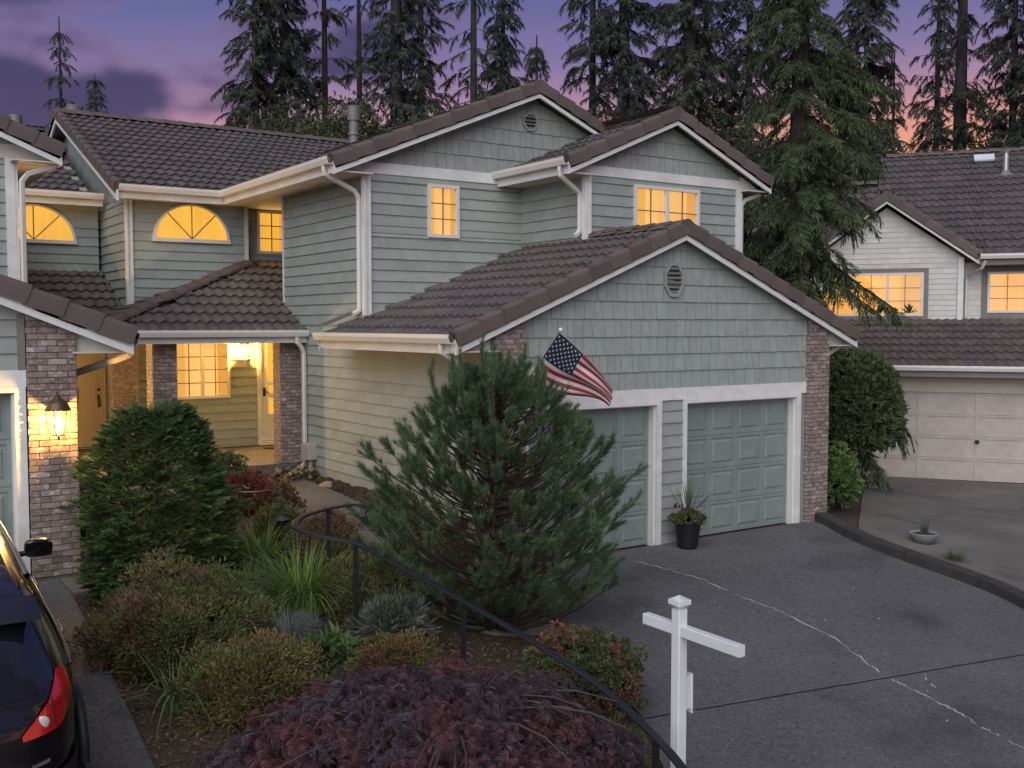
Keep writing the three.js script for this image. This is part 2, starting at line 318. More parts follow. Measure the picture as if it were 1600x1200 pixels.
// left driveway (where the car stands), its concrete border strip, the walk and the porch approach
slabs('car_driveway', [[[-12.5, -.64], [-5.27, -.64], [-5.22, -.06], [-5.25, .9], [-5.30, 1.76], [-5.34, 2.75], [-5.385, 3.58], [-12.5, 3.3]], [[-12.5, 3.32], [-5.386, 3.60], [-5.42, 4.4], [-5.4, 12.9], [-12.5, 12.9]]], M.asphalt);
slabs('threshold_slab', [[[-5.255, -.64], [-4.98, -.64], [-4.98, -.09], [-5.205, -.075]]], M.concrete, .034);
{
  const edgeR = [[-.28, -6.5], [-.30, -5.2], [-.42, -3.6], [-.50, -1.8], [-.35, -.6], [-.2, .0], [-.2, 1.2], [-.5, 2.2]];
  const edgeL = [[-1.62, -6.5], [-1.62, -5.2], [-1.66, -3.6], [-1.75, -1.8], [-1.85, -.4], [-2.1, .7], [-1.95, 1.6], [-1.45, 2.0]];
  const polys = []; for (let i = 0; i + 1 < edgeR.length; i++) { const g = .006; polys.push([[edgeR[i][0], edgeR[i][1] + g], [edgeR[i + 1][0], edgeR[i + 1][1] - g], [edgeL[i + 1][0], edgeL[i + 1][1] - g], [edgeL[i][0], edgeL[i][1] + g]]); }
  slabs('garden_walk', polys, M.concrete);
}
slabs('entry_walk', [[[-5.0, -.1], [-4.55, -.1], [-4.45, -2.2], [-3.3, -5.2], [-1.64, -5.6], [-1.64, -6.52], [-5.0, -6.52]]], M.concrete, .028);
// neighbour's drive beyond the kerb
slabs('neighbour_driveway', [[[6.28, 1.05], [6.77, .66], [8.45, -.57], [12.14, -3.28], [13.0, -4.0], [16.6, .9], [17, 6], [15, 12.9], [5.1, 12.9], [5.2, 6], [5.62, 4.4], [5.86, 3.7], [5.94, 3.1], [5.97, 2.4], [6.06, 1.6]]], M.concrete);
{
  const pts = [[6.45, .14], [6.12, .9], [5.92, 1.6], [5.83, 2.4], [5.79, 3.15], [5.70, 3.75], [5.48, 4.35], [5.2, 5.0], [5.05, 6.2], [4.9, 9], [4.85, 12]];
  const c = new THREE.CatmullRomCurve3(pts.map(([x, z]) => V(x, ground(x, z), z)), false, 'catmullrom', .5);
  const P = many(49, i => { const p = c.getPoint(i / 48); p.y = ground(p.x, p.z); return p; });
  structure('kerb', sweep(P, [[-.10, -.1], [-.10, .16], [-.085, .178], [.085, .178], [.10, .16], [.10, -.1]].map(([a, b]) => [-a, b]).reverse()), M.kerb);
}

// ---------------------------------------------------------------- building kit
function extrudeBy(pts, vec) {      // planar polygon (3d points) pushed along a vector
  const P = pts.map(p => p.isVector3 ? p : V(...p)), Q = P.map(p => p.clone().add(vec)), n = P.length, tri = [], uv = [];
  const nrm = P[1].clone().sub(P[0]).cross(P[2].clone().sub(P[0])), flip = nrm.dot(vec) > 0;
  const ax = P[1].clone().sub(P[0]).normalize(), ay = nrm.clone().cross(ax).normalize();
  const put = (a, b, c) => { for (const p of flip ? [a, c, b] : [a, b, c]) { tri.push(...p); const d = p.clone().sub(P[0]); uv.push(d.dot(ax), d.dot(ay) + d.dot(vec)); } };
  for (let i = 1; i + 1 < n; i++) { put(P[0], P[i], P[i + 1]); put(Q[0], Q[i + 1], Q[i]); }
  for (let i = 0; i < n; i++) { const j = (i + 1) % n; put(P[i], Q[i], Q[j]); put(P[i], Q[j], P[j]); }
  return soup(tri, uv);
}
const TILE_W = .40, TILE_L = .40;
const tileGeo = many(3, k => {
  const n = 8, tri = [], uv = [], prof = x => .034 * (.5 + .5 * Math.cos(2 * Math.PI * x / .2 + k * .2)), L = .47, r = seeded(50 + k);
  const drop = many(n + 1, i => (r() - .5) * .012 + .018 * Math.cos(2 * Math.PI * (i * TILE_W / n) / .2));
  const top = (i, v) => [i * TILE_W / n * .992 + .002, v ? L : drop[i], prof(i * TILE_W / n) * (v ? .8 : 1) + (v ? .006 : .052)];
  for (let i = 0; i < n; i++) {
    const a = top(i, 0), b = top(i + 1, 0), c = top(i + 1, 1), d = top(i, 1), lo = p => [p[0], p[1] + .006, p[2] - .042];
    for (const p of [a, b, c, a, c, d, lo(a), lo(b), b, lo(a), b, a]) { tri.push(...p); uv.push(p[0] + k * .3, p[1] + p[2] + k * .2); }
  }
  return soup(tri, uv);
});
function capGeo(side, L = .43, w = .17, h = .15, k = 0) {     // rake tile: a rounded L, wider at its lower end
  const sec = [[0, -.06], [0, h - .045], [.012, h - .015], [.04, h], [w - .05, h - .005], [w - .012, h - .03], [w, .02]].map(([a, b]) => [a * side, b]);
  const tri = [], uv = [], m = sec.length, at = (i, t) => [sec[i][0] * (t ? .96 : 1) + (t ? side * .006 : -side * .006), t ? L : 0, sec[i][1] - (t ? .022 : -.004)];
  const put = (...p) => { for (const q of side > 0 ? p : [p[0], p[2], p[1]]) { tri.push(...q); uv.push(q[0] + q[2] + k * .37, q[1] + k * .21); } };
  for (let i = 0; i + 1 < m; i++) { put(at(i, 0), at(i, 1), at(i + 1, 1)); put(at(i, 0), at(i + 1, 1), at(i + 1, 0)); }
  for (let i = 1; i + 1 < m; i++) put(at(0, 0), at(i, 0), at(i + 1, 0));
  return soup(tri, uv);
}
const rakeGeo = { 1: many(2, k => capGeo(1, .43, .17, .15, k)), '-1': many(2, k => capGeo(-1, .43, .17, .15, k)) };
const ridgeGeo = many(2, k => {     // angular ridge cap with a dropped edge each side
  const sec = [[-.15, -.03], [-.13, .015], [-.05, .07], [0, .082], [.05, .07], [.13, .015], [.15, -.03]], tri = [], uv = [], L = .43;
  const at = (i, t) => [sec[i][0] * (t ? .93 : 1), t ? L : 0, sec[i][1] + (t ? -.012 : .008)];
  const put = (...p) => { for (const q of p) { tri.push(...q); uv.push(q[0] + k * .4, q[1] + k * .3); } };
  for (let i = 0; i < 6; i++) { put(at(i, 0), at(i + 1, 1), at(i, 1)); put(at(i, 0), at(i + 1, 0), at(i + 1, 1)); }
  for (let i = 1; i < 6; i++) put(at(0, 0), at(i + 1, 0), at(i, 0));
  return soup(tri, uv);
});
function House(name, label) { const g = thing(name, label, 'house'); return { g, roof: part('roof', g), tiles: [], r: seeded(name.length * 77 + label.length) }; }
function slope(H, O, U, Vd, lenU, lenV, { keep = () => true, deck, shift = 0, odd = 0 } = {}) {
  O = V(...O); U = V(...U).normalize(); Vd = V(...Vd).normalize(); const N = U.clone().cross(Vd).normalize();
  const F = { O, U, Y: Vd, N, at: (u, v, w = 0) => O.clone().addScaledVector(U, u).addScaledVector(Vd, v).addScaledVector(N, w) };
  add('roof_deck', slab(F, deck || rect(0, 0, lenU, lenV), -.09, -.004), M.deck, H.roof);
  for (let row = 0; row * TILE_L < lenV - .08; row++) for (let u = ((row + odd) % 2 ? -.2 : 0) + shift; u < lenU - .05; u += TILE_W) {
    if (u < -.21 + shift || !keep(u + .2, row * TILE_L + .2)) continue;
    const ua = Math.max(u, 0), ub = Math.min(u + TILE_W, lenU); if (ub - ua < .05) continue;
    const w = .002 * (H.r() - .5), p = F.at(ua + (H.r() - .5) * .004, row * TILE_L - .05 + (H.r() - .5) * .008, w);
    const m = new THREE.Matrix4().makeBasis(U, Vd, N).scale(V((ub - ua) / TILE_W, 1, 1)).setPosition(p);
    const c = F.at(u + .2, row * TILE_L + .2), NN = N.clone(); if (H.M) { c.applyMatrix4(H.M); NN.transformDirection(H.M); }
    const look = EYE.clone().sub(c), d = look.length(), ndc = c.clone().project(camera);
    const seen = Math.abs(ndc.x) < 1.03 && Math.abs(ndc.y) < 1.05 && ndc.z < 1;
    H.tiles.push({ m, k: Math.floor(H.r() * 3), c: Math.floor(H.r() * 6), s: seen ? Math.max(0, look.dot(NN) / d) / (d * d) : -1 });
  }
  return F;
}
function finishTiles(H, most = 296) {
  H.tiles.sort((a, b) => b.s - a.s);
  const own = H.tiles.filter((t, i) => i < most && t.s > 0), rest = H.tiles.slice(own.length);
  for (const t of own) { const m = add('roof_tile', tileGeo[t.k], M.tile[t.c], H.roof); m.applyMatrix4(t.m); }
  if (rest.length) {
    const im = new THREE.InstancedMesh(tileGeo[0], M.tile[0], rest.length); im.name = 'roof_tile_field'; im.userData.kind = 'stuff'; im.castShadow = im.receiveShadow = true;
    const col = new THREE.Color(); rest.forEach((t, i) => { im.setMatrixAt(i, t.m); const k = [.93, .85, 1.08, .9, .88, 1.12][t.c]; im.setColorAt(i, col.setRGB(k, k, k)); }); H.roof.add(im);
  }
}
function pieces(H, name, P0, P1, S, N, geos, mats, step = .40, lift = 0) {   // caps laid one above the other from P0 up to P1
  P0 = V(...P0); P1 = V(...P1); const d = P1.clone().sub(P0), L = d.length(); d.normalize();
  S = V(...S).addScaledVector(d, -V(...S).dot(d)).normalize(); N = d.clone().cross(S).negate(); 
  const X = S, Z = X.clone().cross(d);
  const n = Math.max(1, Math.round(L / step)), s = L / n;
  for (let i = 0; i < n; i++) {
    const m = add(name, geos[i % geos.length], mats[Math.floor(H.r() * mats.length)], H.roof);
    const mm = new THREE.Matrix4().makeBasis(X, d, Z).setPosition(P0.clone().addScaledVector(d, i * s).addScaledVector(Z, lift + (H.r() - .5) * .004));
    m.applyMatrix4(mm); m.scale.y *= s / step * 1.0;
  }
}
// gable roof with its ridge along z (front at zf): barge boards, rake tiles, ridge caps, both slopes
function gableZ(H, { xr, yr, half, pitch, zf, zb, zbL = zb, zbR = zb, keepL, keepR, rakeBack = false }) {
  const c = 1 / Math.hypot(1, pitch), len = half / c, ye = yr - pitch * half;
  slope(H, [xr - half, ye, zbL], [0, 0, 1], [1, pitch, 0].map((x, i) => i < 2 ? x : 0), zf - zbL, len, { keep: keepL });
  slope(H, [xr + half, ye, zf], [0, 0, -1], [-1, pitch, 0], zf - zbR, len, { keep: keepR });
  for (const s of [-1, 1]) {
    const e = [xr + s * half, ye, zf], a = [xr, yr, zf];
    // basis X must give an outward (upward) Z with d: X x d = up
    const side = s < 0 ? 1 : -1;
    pieces(H, 'rake_tile', [e[0], e[1], zf + .035], [a[0], a[1], zf + .035], [0, 0, s < 0 ? 1 : -1].map(x => x), null, rakeGeo[s < 0 ? -1 : 1], M.cap);
    add('barge_board', extrudeBy([[e[0], e[1] - .01, zf], [a[0], a[1] - .01, zf], [a[0], a[1] - .165, zf], [e[0], e[1] - .165 - .01, zf]], V(0, 0, -.04)), M.white, H.roof);
  }
  pieces(H, 'ridge_tile', [xr, yr + .055, zf + .03], [xr, yr + .055, zb], [1, 0, 0], null, ridgeGeo, M.cap);
}
function eaveReturn(H, xe, xc, ys, zw, xr, yr, pitch, m = M.cream) {   // boxed end of an eave, flush with the gable wall
  const y = x => yr - pitch * Math.abs(x - xr) - .10; add('eave_return', extrudeBy([[xe, ys, zw], [xc, ys, zw], [xc, y(xc), zw], [xe, Math.max(ys + .01, y(xe)), zw]], V(0, 0, -.03)), m, H.roof);
}
function gutterRun(H, pts, name = 'gutter') {   // K-profile gutter hung under an eave; side + is outward
  add(name, sweep(pts, [[.0, .0], [.0, .12], [.006, .12], [.006, .01], [.085, .01], [.112, .08], [.112, .118], [.122, .118], [.122, .07], [.095, .0]].reverse()), M.gutter, H.roof);
}
function downspout(H, pts, r = .038) {
  const P = pts.map(p => V(...p)), Q = []; P.forEach((p, i) => { if (!i || i === P.length - 1) return Q.push(p); const a = P[i - 1], b = P[i + 1]; Q.push(p.clone().add(a.clone().sub(p).setLength(Math.min(.09, a.distanceTo(p) / 2.2))), p.clone().lerp(a.clone().lerp(b, .5), .06), p.clone().add(b.clone().sub(p).setLength(Math.min(.09, b.distanceTo(p) / 2.2)))); });
  const sec = many(8, k => { const t = (k + .5) / 8 * Math.PI * 2; return [Math.sign(Math.cos(t)) * r * Math.pow(Math.abs(Math.cos(t)), .45), Math.sign(Math.sin(t)) * r * .8 * Math.pow(Math.abs(Math.sin(t)), .45)]; });
  return add('downspout', sweep(Q, sec, true, V(.31, .02, .95)), M.gutter, H.g);
}
// lap siding between v0 and v1 cut to a convex outline, around openings
function siding(H, name, F, outline, holes, { step = .18, v0, mats = M.siding, coreMat = M.core, butt = 0, thick = .027 } = {}) {
  const W = part(name, H.g), us = outline.map(p => p[0]), vs = outline.map(p => p[1]), u0 = Math.min(...us), u1 = Math.max(...us), lo = v0 ?? Math.min(...vs), hi = Math.max(...vs);
  const inside = poly => { const n = outline.length; let area = 0; for (let i = 0; i < n; i++) { const a = outline[i], b = outline[(i + 1) % n]; area += a[0] * b[1] - a[1] * b[0]; } let P = poly; for (let i = 0; i < n; i++) { const a = outline[i], b = outline[(i + 1) % n], s = area > 0 ? 1 : -1, nx = s * (b[1] - a[1]), ny = -s * (b[0] - a[0]); P = clipHalf(P, nx, ny, nx * a[0] + ny * a[1]); if (P.length < 3) return []; } return P; };
  let core = [[u0, lo, u1, hi]]; for (const h of holes) core = minus(core, h);
  const cg = core.map(r => inside(rect(...r))).filter(p => p.length > 2 && polyArea(p) > 1e-5).map(p => slab(F, p, -.14, -.004));
  add('wall_core', cg, coreMat, W);
  for (let v = lo; v < hi - .01; v += step) {
    let rs = [[u0, v, u1, Math.min(v + step + .0, hi)]]; for (const h of holes) rs = minus(rs, h);
    const cut = []; for (const r of rs) { let a = r[0]; while (r[2] - a > 3.0) { const b = a + 1.4 + 1.9 * H.r(); if (r[2] - b < .5) break; cut.push([a, r[1], b - .0025, r[3]]); a = b; } cut.push([a, r[1], r[2], r[3]]); }
    for (const r of cut) { const P = inside(rect(...r)); if (P.length < 3 || polyArea(P) < .004) continue;
      const full = (r[3] - r[1]) > step * .8; add('siding_board', lapPiece(F, P, thick + (H.r() - .5) * .002, full ? .004 : .012, -.003, [H.r() * 3, H.r() * 3]), mats[Math.floor(H.r() * mats.length)], W); }
  }
  return W;
}
function shingles(H, F, outline, v0, step, width, holes = []) {
  const W = part('gable_shingles', H.g), us = outline.map(p => p[0]), vs = outline.map(p => p[1]), u0 = Math.min(...us), u1 = Math.max(...us), hi = Math.max(...vs);
  let area = 0; const n = outline.length; for (let i = 0; i < n; i++) { const a = outline[i], b = outline[(i + 1) % n]; area += a[0] * b[1] - a[1] * b[0]; }
  const inside = P => { for (let i = 0; i < n; i++) { const a = outline[i], b = outline[(i + 1) % n], s = area > 0 ? 1 : -1, nx = s * (b[1] - a[1]), ny = -s * (b[0] - a[0]); P = clipHalf(P, nx, ny, nx * a[0] + ny * a[1]); if (P.length < 3) return []; } return P; };
  add('wall_core', slab(F, outline, -.14, -.004), M.gap, W);
  for (let v = v0; v < hi; v += step) for (let u = u0 + H.r() * -.1; u < u1;) {
    const w = width * (.62 + .8 * H.r()), P = inside(rect(u + .004, v + (H.r() - .5) * .006, u + w - .004, v + step)); u += w;
    if (P.length < 3 || polyArea(P) < .002) continue;
    add('shingle', lapPiece(F, P, .024 + (H.r() - .5) * .006, .005, -.003, [H.r() * 5, H.r() * 5], true), M.shingle[Math.floor(H.r() * 6)], W);
  }
  return W;
}
// one brick face with real bricks in running bond, mortar set back
function brickFace(H, W, F, u0, u1, v0, v1, { seen = [v0, v1], mat = M.brick, own = true, top } = {}) {
  const course = .0677, list = [];
  for (let k = 0, v = v0; v < v1 - .02; v += course, k++) {
    const len = .203, off = k % 2 ? .1015 : 0;
    for (let u = u0 - off; u < u1 - .012; u += len) {
      const a = Math.max(u0, u + .005), b = Math.min(u1, u + len - .005); if (b - a < .02) continue;
      const vt = Math.min(v + course - .010, v1); if (v < seen[0] || v > seen[1] || (top && v > top((a + b) / 2))) continue;
      const g = lapPiece(F, rect(a, v, b, vt), .010 + H.r() * .005, .010 + H.r() * .004, -.03, [H.r() * 7, H.r() * 7]);
      if (own) add('brick', g, mat[Math.floor(H.r() * H.r() * 6.99 * .86)], W); else list.push(g);
    }
  }
  if (list.length) { const m = add('brick_field', list, mat[0], W); m.userData.kind = 'stuff'; }
}
// rectangular window: proud frame, bars, one pane per light, the lit room's curtain behind the glass
function windowRect(H, F, u0, v0, u1, v1, { sashes = 1, cols = 2, rows = 3, fw = .055, lit = M.lit[0], trim = 0, trimMat = M.white, depth = .055, frameMat = M.frameWin, bars = true, light = 0, lcol = [1, .56, .16], curtains = true } = {}) {
  const W = part('window', H.g), fr = [];
  const rail = (a, b, c, d, w0 = -.06, w1 = depth) => fr.push(slab(F, rect(a, b, c, d), w0, w1));
  rail(u0, v0, u1, v0 + fw); rail(u0, v1 - fw, u1, v1); rail(u0, v0 + fw, u0 + fw, v1 - fw); rail(u1 - fw, v0 + fw, u1, v1 - fw);
  const iu0 = u0 + fw, iu1 = u1 - fw, iv0 = v0 + fw, iv1 = v1 - fw, sw = (iu1 - iu0) / sashes;
  for (let s = 1; s < sashes; s++) rail(iu0 + s * sw - .03, iv0, iu0 + s * sw + .03, iv1, -.02, depth - .008);
  add('window_frame', fr, frameMat, W);
  if (trim) add('window_trim', [[u0 - trim, v0 - trim, u1 + trim, v0], [u0 - trim, v1, u1 + trim, v1 + trim], [u0 - trim, v0, u0, v1], [u1, v0, u1 + trim, v1]].map(r => slab(F, rect(...r), -.01, depth - .018)), trimMat, W);
  const mb = [];
  for (let s = 0; s < sashes; s++) {
    const a = iu0 + s * sw + (s ? .03 : 0), b = iu0 + (s + 1) * sw - (s < sashes - 1 ? .03 : 0);
    for (let i = 0; i < cols; i++) for (let j = 0; j < rows; j++) {
      const p0 = mix(a, b, i / cols), p1 = mix(a, b, (i + 1) / cols), q0 = mix(iv0, iv1, j / rows), q1 = mix(iv0, iv1, (j + 1) / rows), P = [F.at(p0, q0, .012), F.at(p1, q0, .012), F.at(p1, q1, .012), F.at(p0, q1, .012)];
      const g = soup([...P[0], ...P[1], ...P[2], ...P[0], ...P[2], ...P[3]]); add('pane', g, M.glass, W);
    }
    for (let i = 1; i < cols; i++) mb.push(slab(F, rect(mix(a, b, i / cols) - .009, iv0, mix(a, b, i / cols) + .009, iv1), .004, .020));
    for (let j = 1; j < rows; j++) mb.push(slab(F, rect(a, mix(iv0, iv1, j / rows) - .009, b, mix(iv0, iv1, j / rows) + .009), .0045, .0185));
  }
  if (mb.length) add('muntin', mb, M.bar, W);
  add('lit_window_shade', slab(F, rect(iu0 - .01, iv0 - .01, iu1 + .01, iv1 + .01), -.05, -.045, [H.r() * 2, H.r() * 2]), lit, W);
  if (curtains) for (const sgn of [-1, 1]) {           // pleated curtains drawn to the sides
    const wd = (iu1 - iu0) * (.13 + .10 * H.r()), ue = sgn < 0 ? iu0 : iu1, n = 14, tri = []; for (let q = 0; q < n; q++) { const p = j => F.at(ue - sgn * wd * j / n, 0, -.034 + .009 * (j % 2)), A = p(q), B = p(q + 1), up = (P, v) => [P.x, P.y + v, P.z]; tri.push(...up(A, iv0), ...up(B, iv0), ...up(B, iv1), ...up(A, iv0), ...up(B, iv1), ...up(A, iv1)); }
    add('lit_window_curtain', soup(tri), M.curtain[sgn < 0 ? 0 : 1], W);
  }
  if (light) areaLight(F, (u0 + u1) / 2, (v0 + v1) / 2, u1 - u0 - .1, v1 - v0 - .1, depth + .02, light, lcol);
  return W;
}
function areaLight(F, u, v, w, h, off, power, col) {
  const l = new THREE.RectAreaLight(new THREE.Color().setRGB(...col), power / EXPOSURE, w, h), p = F.at(u, v, off);
  l.position.copy(p); l.lookAt(p.clone().add(F.N)); scene.add(l); return l;
}
function windowArch(H, F, uc, v0, half, rise, { lit = M.lit[0] } = {}) {
  const W = part('arch_window', H.g), n = 24, fw = .055, arc = (k, hx, hy, base) => { const t = k / n * Math.PI; return [uc + hx * Math.cos(t), base + hy * Math.sin(t)]; };
  const fr = []; for (let k = 0; k < n; k++) fr.push(slab(F, [arc(k, half - fw, rise - fw, v0 + .02), arc(k, half, rise, v0), arc(k + 1, half, rise, v0), arc(k + 1, half - fw, rise - fw, v0 + .02)], -.01, .072));
  fr.push(slab(F, rect(uc - half - .01, v0 - .05, uc + half + .01, v0 + .022), -.01, .076)); add('window_frame', fr, M.frameWin, W);
  const ih = half - fw, ir = rise - fw, base = v0 + .02, cuts = [0, Math.PI * .27, Math.PI / 2, Math.PI * .73, Math.PI];
  for (let c = 0; c < 4; c++) { const P = [[uc, base]]; for (let k = 0; k <= 6; k++) { const t = mix(cuts[c], cuts[c + 1], k / 6); P.push([uc + ih * Math.cos(t), base + ir * Math.sin(t)]); }
    const tri = []; for (let i = 1; i + 1 < P.length; i++) for (const q of [P[0], P[i], P[i + 1]]) tri.push(...F.at(...q, .046)); add('pane', soup(tri), M.glass, W); }
  const bar = (t) => { const d = [ih * Math.cos(t), ir * Math.sin(t)], L = Math.hypot(...d), s = [-d[1] / L * .010, d[0] / L * .010]; return slab(F, [[uc - s[0], base - s[1]], [uc + d[0] - s[0], base + d[1] - s[1]], [uc + d[0] + s[0], base + d[1] + s[1]], [uc + s[0], base + s[1]]].reverse(), .040, .056); };
  add('muntin', cuts.slice(1, 4).map(bar), M.bar, W);
  const P = many(25, k => arc(k, half - .03, rise - .03, v0 + .01)); add('lit_window_shade', slab(F, P, .030, .034, [H.r(), H.r()]), lit, W);
  return W;
}
function octVent(H, F, u, v, rx, ry) {
  const W = part('gable_vent', H.g), ring = (k, s) => { const t = (k + .5) / 8 * 2 * Math.PI; return [u + rx * s * Math.cos(t) * 1.082, v + ry * s * Math.sin(t) * 1.082]; };
  add('vent_frame', many(8, k => slab(F, [ring(k, .8), ring(k, 1), ring(k + 1, 1), ring(k + 1, .8)], -.01, .06)), M.siding[3], W);
  add('vent_back', slab(F, many(8, k => ring(k, .82)), .016, .02), M.black, W);
  const n = Math.round(ry * 2 / .085); for (let i = 0; i < n; i++) { const y = v - ry * .8 + (i + .1) * ry * 1.6 / n, yy = Math.abs((y + ry * .8 / n - v) / ry), hw = rx * Math.min(.84, Math.max(.2, 1.24 - yy)) ; add('louver', lapPiece(F, rect(u - hw, y, u + hw, y + ry * 1.6 / n * .62), .056, .026, .022, [H.r(), H.r()]), M.louver, W); }
}
function corner(H, name, ...boxes) { return addEach(name, boxes.map(b => box(...b)), M.white, H.g); }
function garageDoor(H, F, u0, v0, u1, v1, rows, cols, m, { inset = .15, raised = true } = {}) {
  const W = part('garage_door', H.g), d = -inset, fr = [];
  add('door_slab', slab(F, rect(u0, v0, u1, v1), d - .045, d), m, W);
  const st = .052, pw = (u1 - u0) / cols, ph = (v1 - v0) / rows;
  for (let j = 0; j < rows; j++) { fr.push(slab(F, rect(u0, v0 + j * ph + .003, u1, v0 + j * ph + st), d - .002, d + .016)); fr.push(slab(F, rect(u0, v0 + (j + 1) * ph - st, u1, v0 + (j + 1) * ph - .003), d - .002, d + .016)); }
  for (let i = 0; i <= cols; i++) for (let j = 0; j < rows; j++) fr.push(slab(F, rect(Math.max(u0, u0 + i * pw - st * .9), v0 + j * ph + st, Math.min(u1, u0 + i * pw + st * .9), v0 + (j + 1) * ph - st), d - .002, d + .0155));
  add('door_rails', fr, m, W);
  if (raised) for (let i = 0; i < cols; i++) for (let j = 0; j < rows; j++) {
    const a = u0 + i * pw + st * 1.5, b = u0 + (i + 1) * pw - st * 1.5, c = v0 + j * ph + st * 1.6, e = v0 + (j + 1) * ph - st * 1.6, k = .028, tri = [], uv = [];
    const o = [[a, c], [b, c], [b, e], [a, e]], q = [[a + k, c + k], [b - k, c + k], [b - k, e - k], [a + k, e - k]], put = (...l) => { for (const [p, w] of l) { tri.push(...F.at(...p, w)); uv.push(...p); } };
    const hi = d + .014, lo = d - .001; put([q[0], hi], [q[1], hi], [q[2], hi]); put([q[0], hi], [q[2], hi], [q[3], hi]);
    for (let s = 0; s < 4; s++) { const t = (s + 1) % 4; put([o[s], lo], [o[t], lo], [q[t], hi]); put([o[s], lo], [q[t], hi], [q[s], hi]); }
    add('door_panel', soup(tri, uv), m, W);
  }
  return W;
}
function lantern(name, label, F, u, v, w, { s = 1, power = 2, round = true, bulbK = 16, col = [1, .55, .16] } = {}) {   // wall lantern; a thing of its own
  const p0 = F.at(u, v, 0), L = thing(name, label, 'wall lamp', undefined, [p0.x, p0.y, p0.z]), r = seeded(5);
  const g = new THREE.Matrix4().makeBasis(F.U, F.Y, F.N); const put = (nm, geo, mt) => add(nm, geo.applyMatrix4(g), mt, L);
  const o = w, bronze = mat([.10, .062, .035], .42, { metalness: .5 });
  put('back_plate', new THREE.CylinderGeometry(.055 * s, .055 * s, .02, 16).rotateX(Math.PI / 2).translate(0, -.02 * s, .012), bronze);
  put('arm', merge([tube([[0, -.02 * s, .02], [0, .12 * s, o * .5], [0, .25 * s, o * .8], [0, .235 * s, o]], .009 * s, 20, 8)]), bronze);
  if (round) {
    put('lamp_roof', new THREE.LatheGeometry([[.001, .235], [.02, .235], [.028, .21], [.075, .175], [.088, .155], [.11, .11], [.118, .095], [.110, .09], [.001, .092]].map(([a, b]) => new THREE.Vector2(a * s, b * s)), 20).toNonIndexed().translate(0, 0, o), bronze);
    put('lamp_glass', new THREE.LatheGeometry([[.104, .09], [.098, 0], [.082, -.085], [.05, -.13]].map(([a, b]) => new THREE.Vector2(a * s, b * s)), 20).toNonIndexed().translate(0, 0, o), M.glassLamp);
    const ribs = []; for (let k = 0; k < 6; k++) { const t = k / 6 * Math.PI * 2, c = Math.cos(t), q = Math.sin(t); ribs.push(tube([[.108, .092], [.101, 0], [.085, -.088], [.05, -.135]].map(([a, b]) => [a * s * c, b * s, o + a * s * q]), .0055 * s, 12, 5)); }
    put('lamp_cage', merge([...ribs, new THREE.TorusGeometry(.052 * s, .007 * s, 6, 20).rotateX(Math.PI / 2).translate(0, -.135 * s, o).toNonIndexed()]), bronze);
    put('finial', new THREE.LatheGeometry([[.001, -.185], [.012, -.17], [.006, -.15], [.05, -.132], [.001, -.13]].map(([a, b]) => new THREE.Vector2(a * s, b * s)), 12).toNonIndexed().translate(0, 0, o), bronze);
  } else {
    put('lamp_roof', new THREE.CylinderGeometry(.05 * s, .1 * s, .09 * s, 4, 1).rotateY(Math.PI / 4).translate(0, .15 * s, o).toNonIndexed(), bronze);
    const bars = []; for (const x of [-1, 1]) for (const z of [-1, 1]) bars.push(box(x * .062 * s - .006, -.11 * s, o + z * .062 * s - .006, x * .062 * s + .006, .11 * s, o + z * .062 * s + .006)); bars.push(box(-.068 * s, -.125 * s, o - .068 * s, .068 * s, -.108 * s, o + .068 * s));
    put('lamp_cage', merge(bars), bronze);
    put('lamp_glass', new THREE.CylinderGeometry(.082 * s, .082 * s, .21 * s, 4, 1, true).rotateY(Math.PI / 4).translate(0, 0, o).toNonIndexed(), M.glassLamp);
  }
  put('bulb', new THREE.SphereGeometry(.035 * s, 16, 12).scale(1, 1.25, 1).translate(0, -.01 * s, o).toNonIndexed(), glow(1, .72, .34, bulbK));
  const c = F.at(u, v - .01 * s, o), l = new THREE.PointLight(new THREE.Color().setRGB(...col), power, 0, 2); l.position.copy(c); l.castShadow = true; l.shadow.radius = 1.4; scene.add(l);
  return L;
}
M.glassLamp = phys([1, .93, .78], .12, { transmission: 1, thickness: 0, ior: 1.45 });

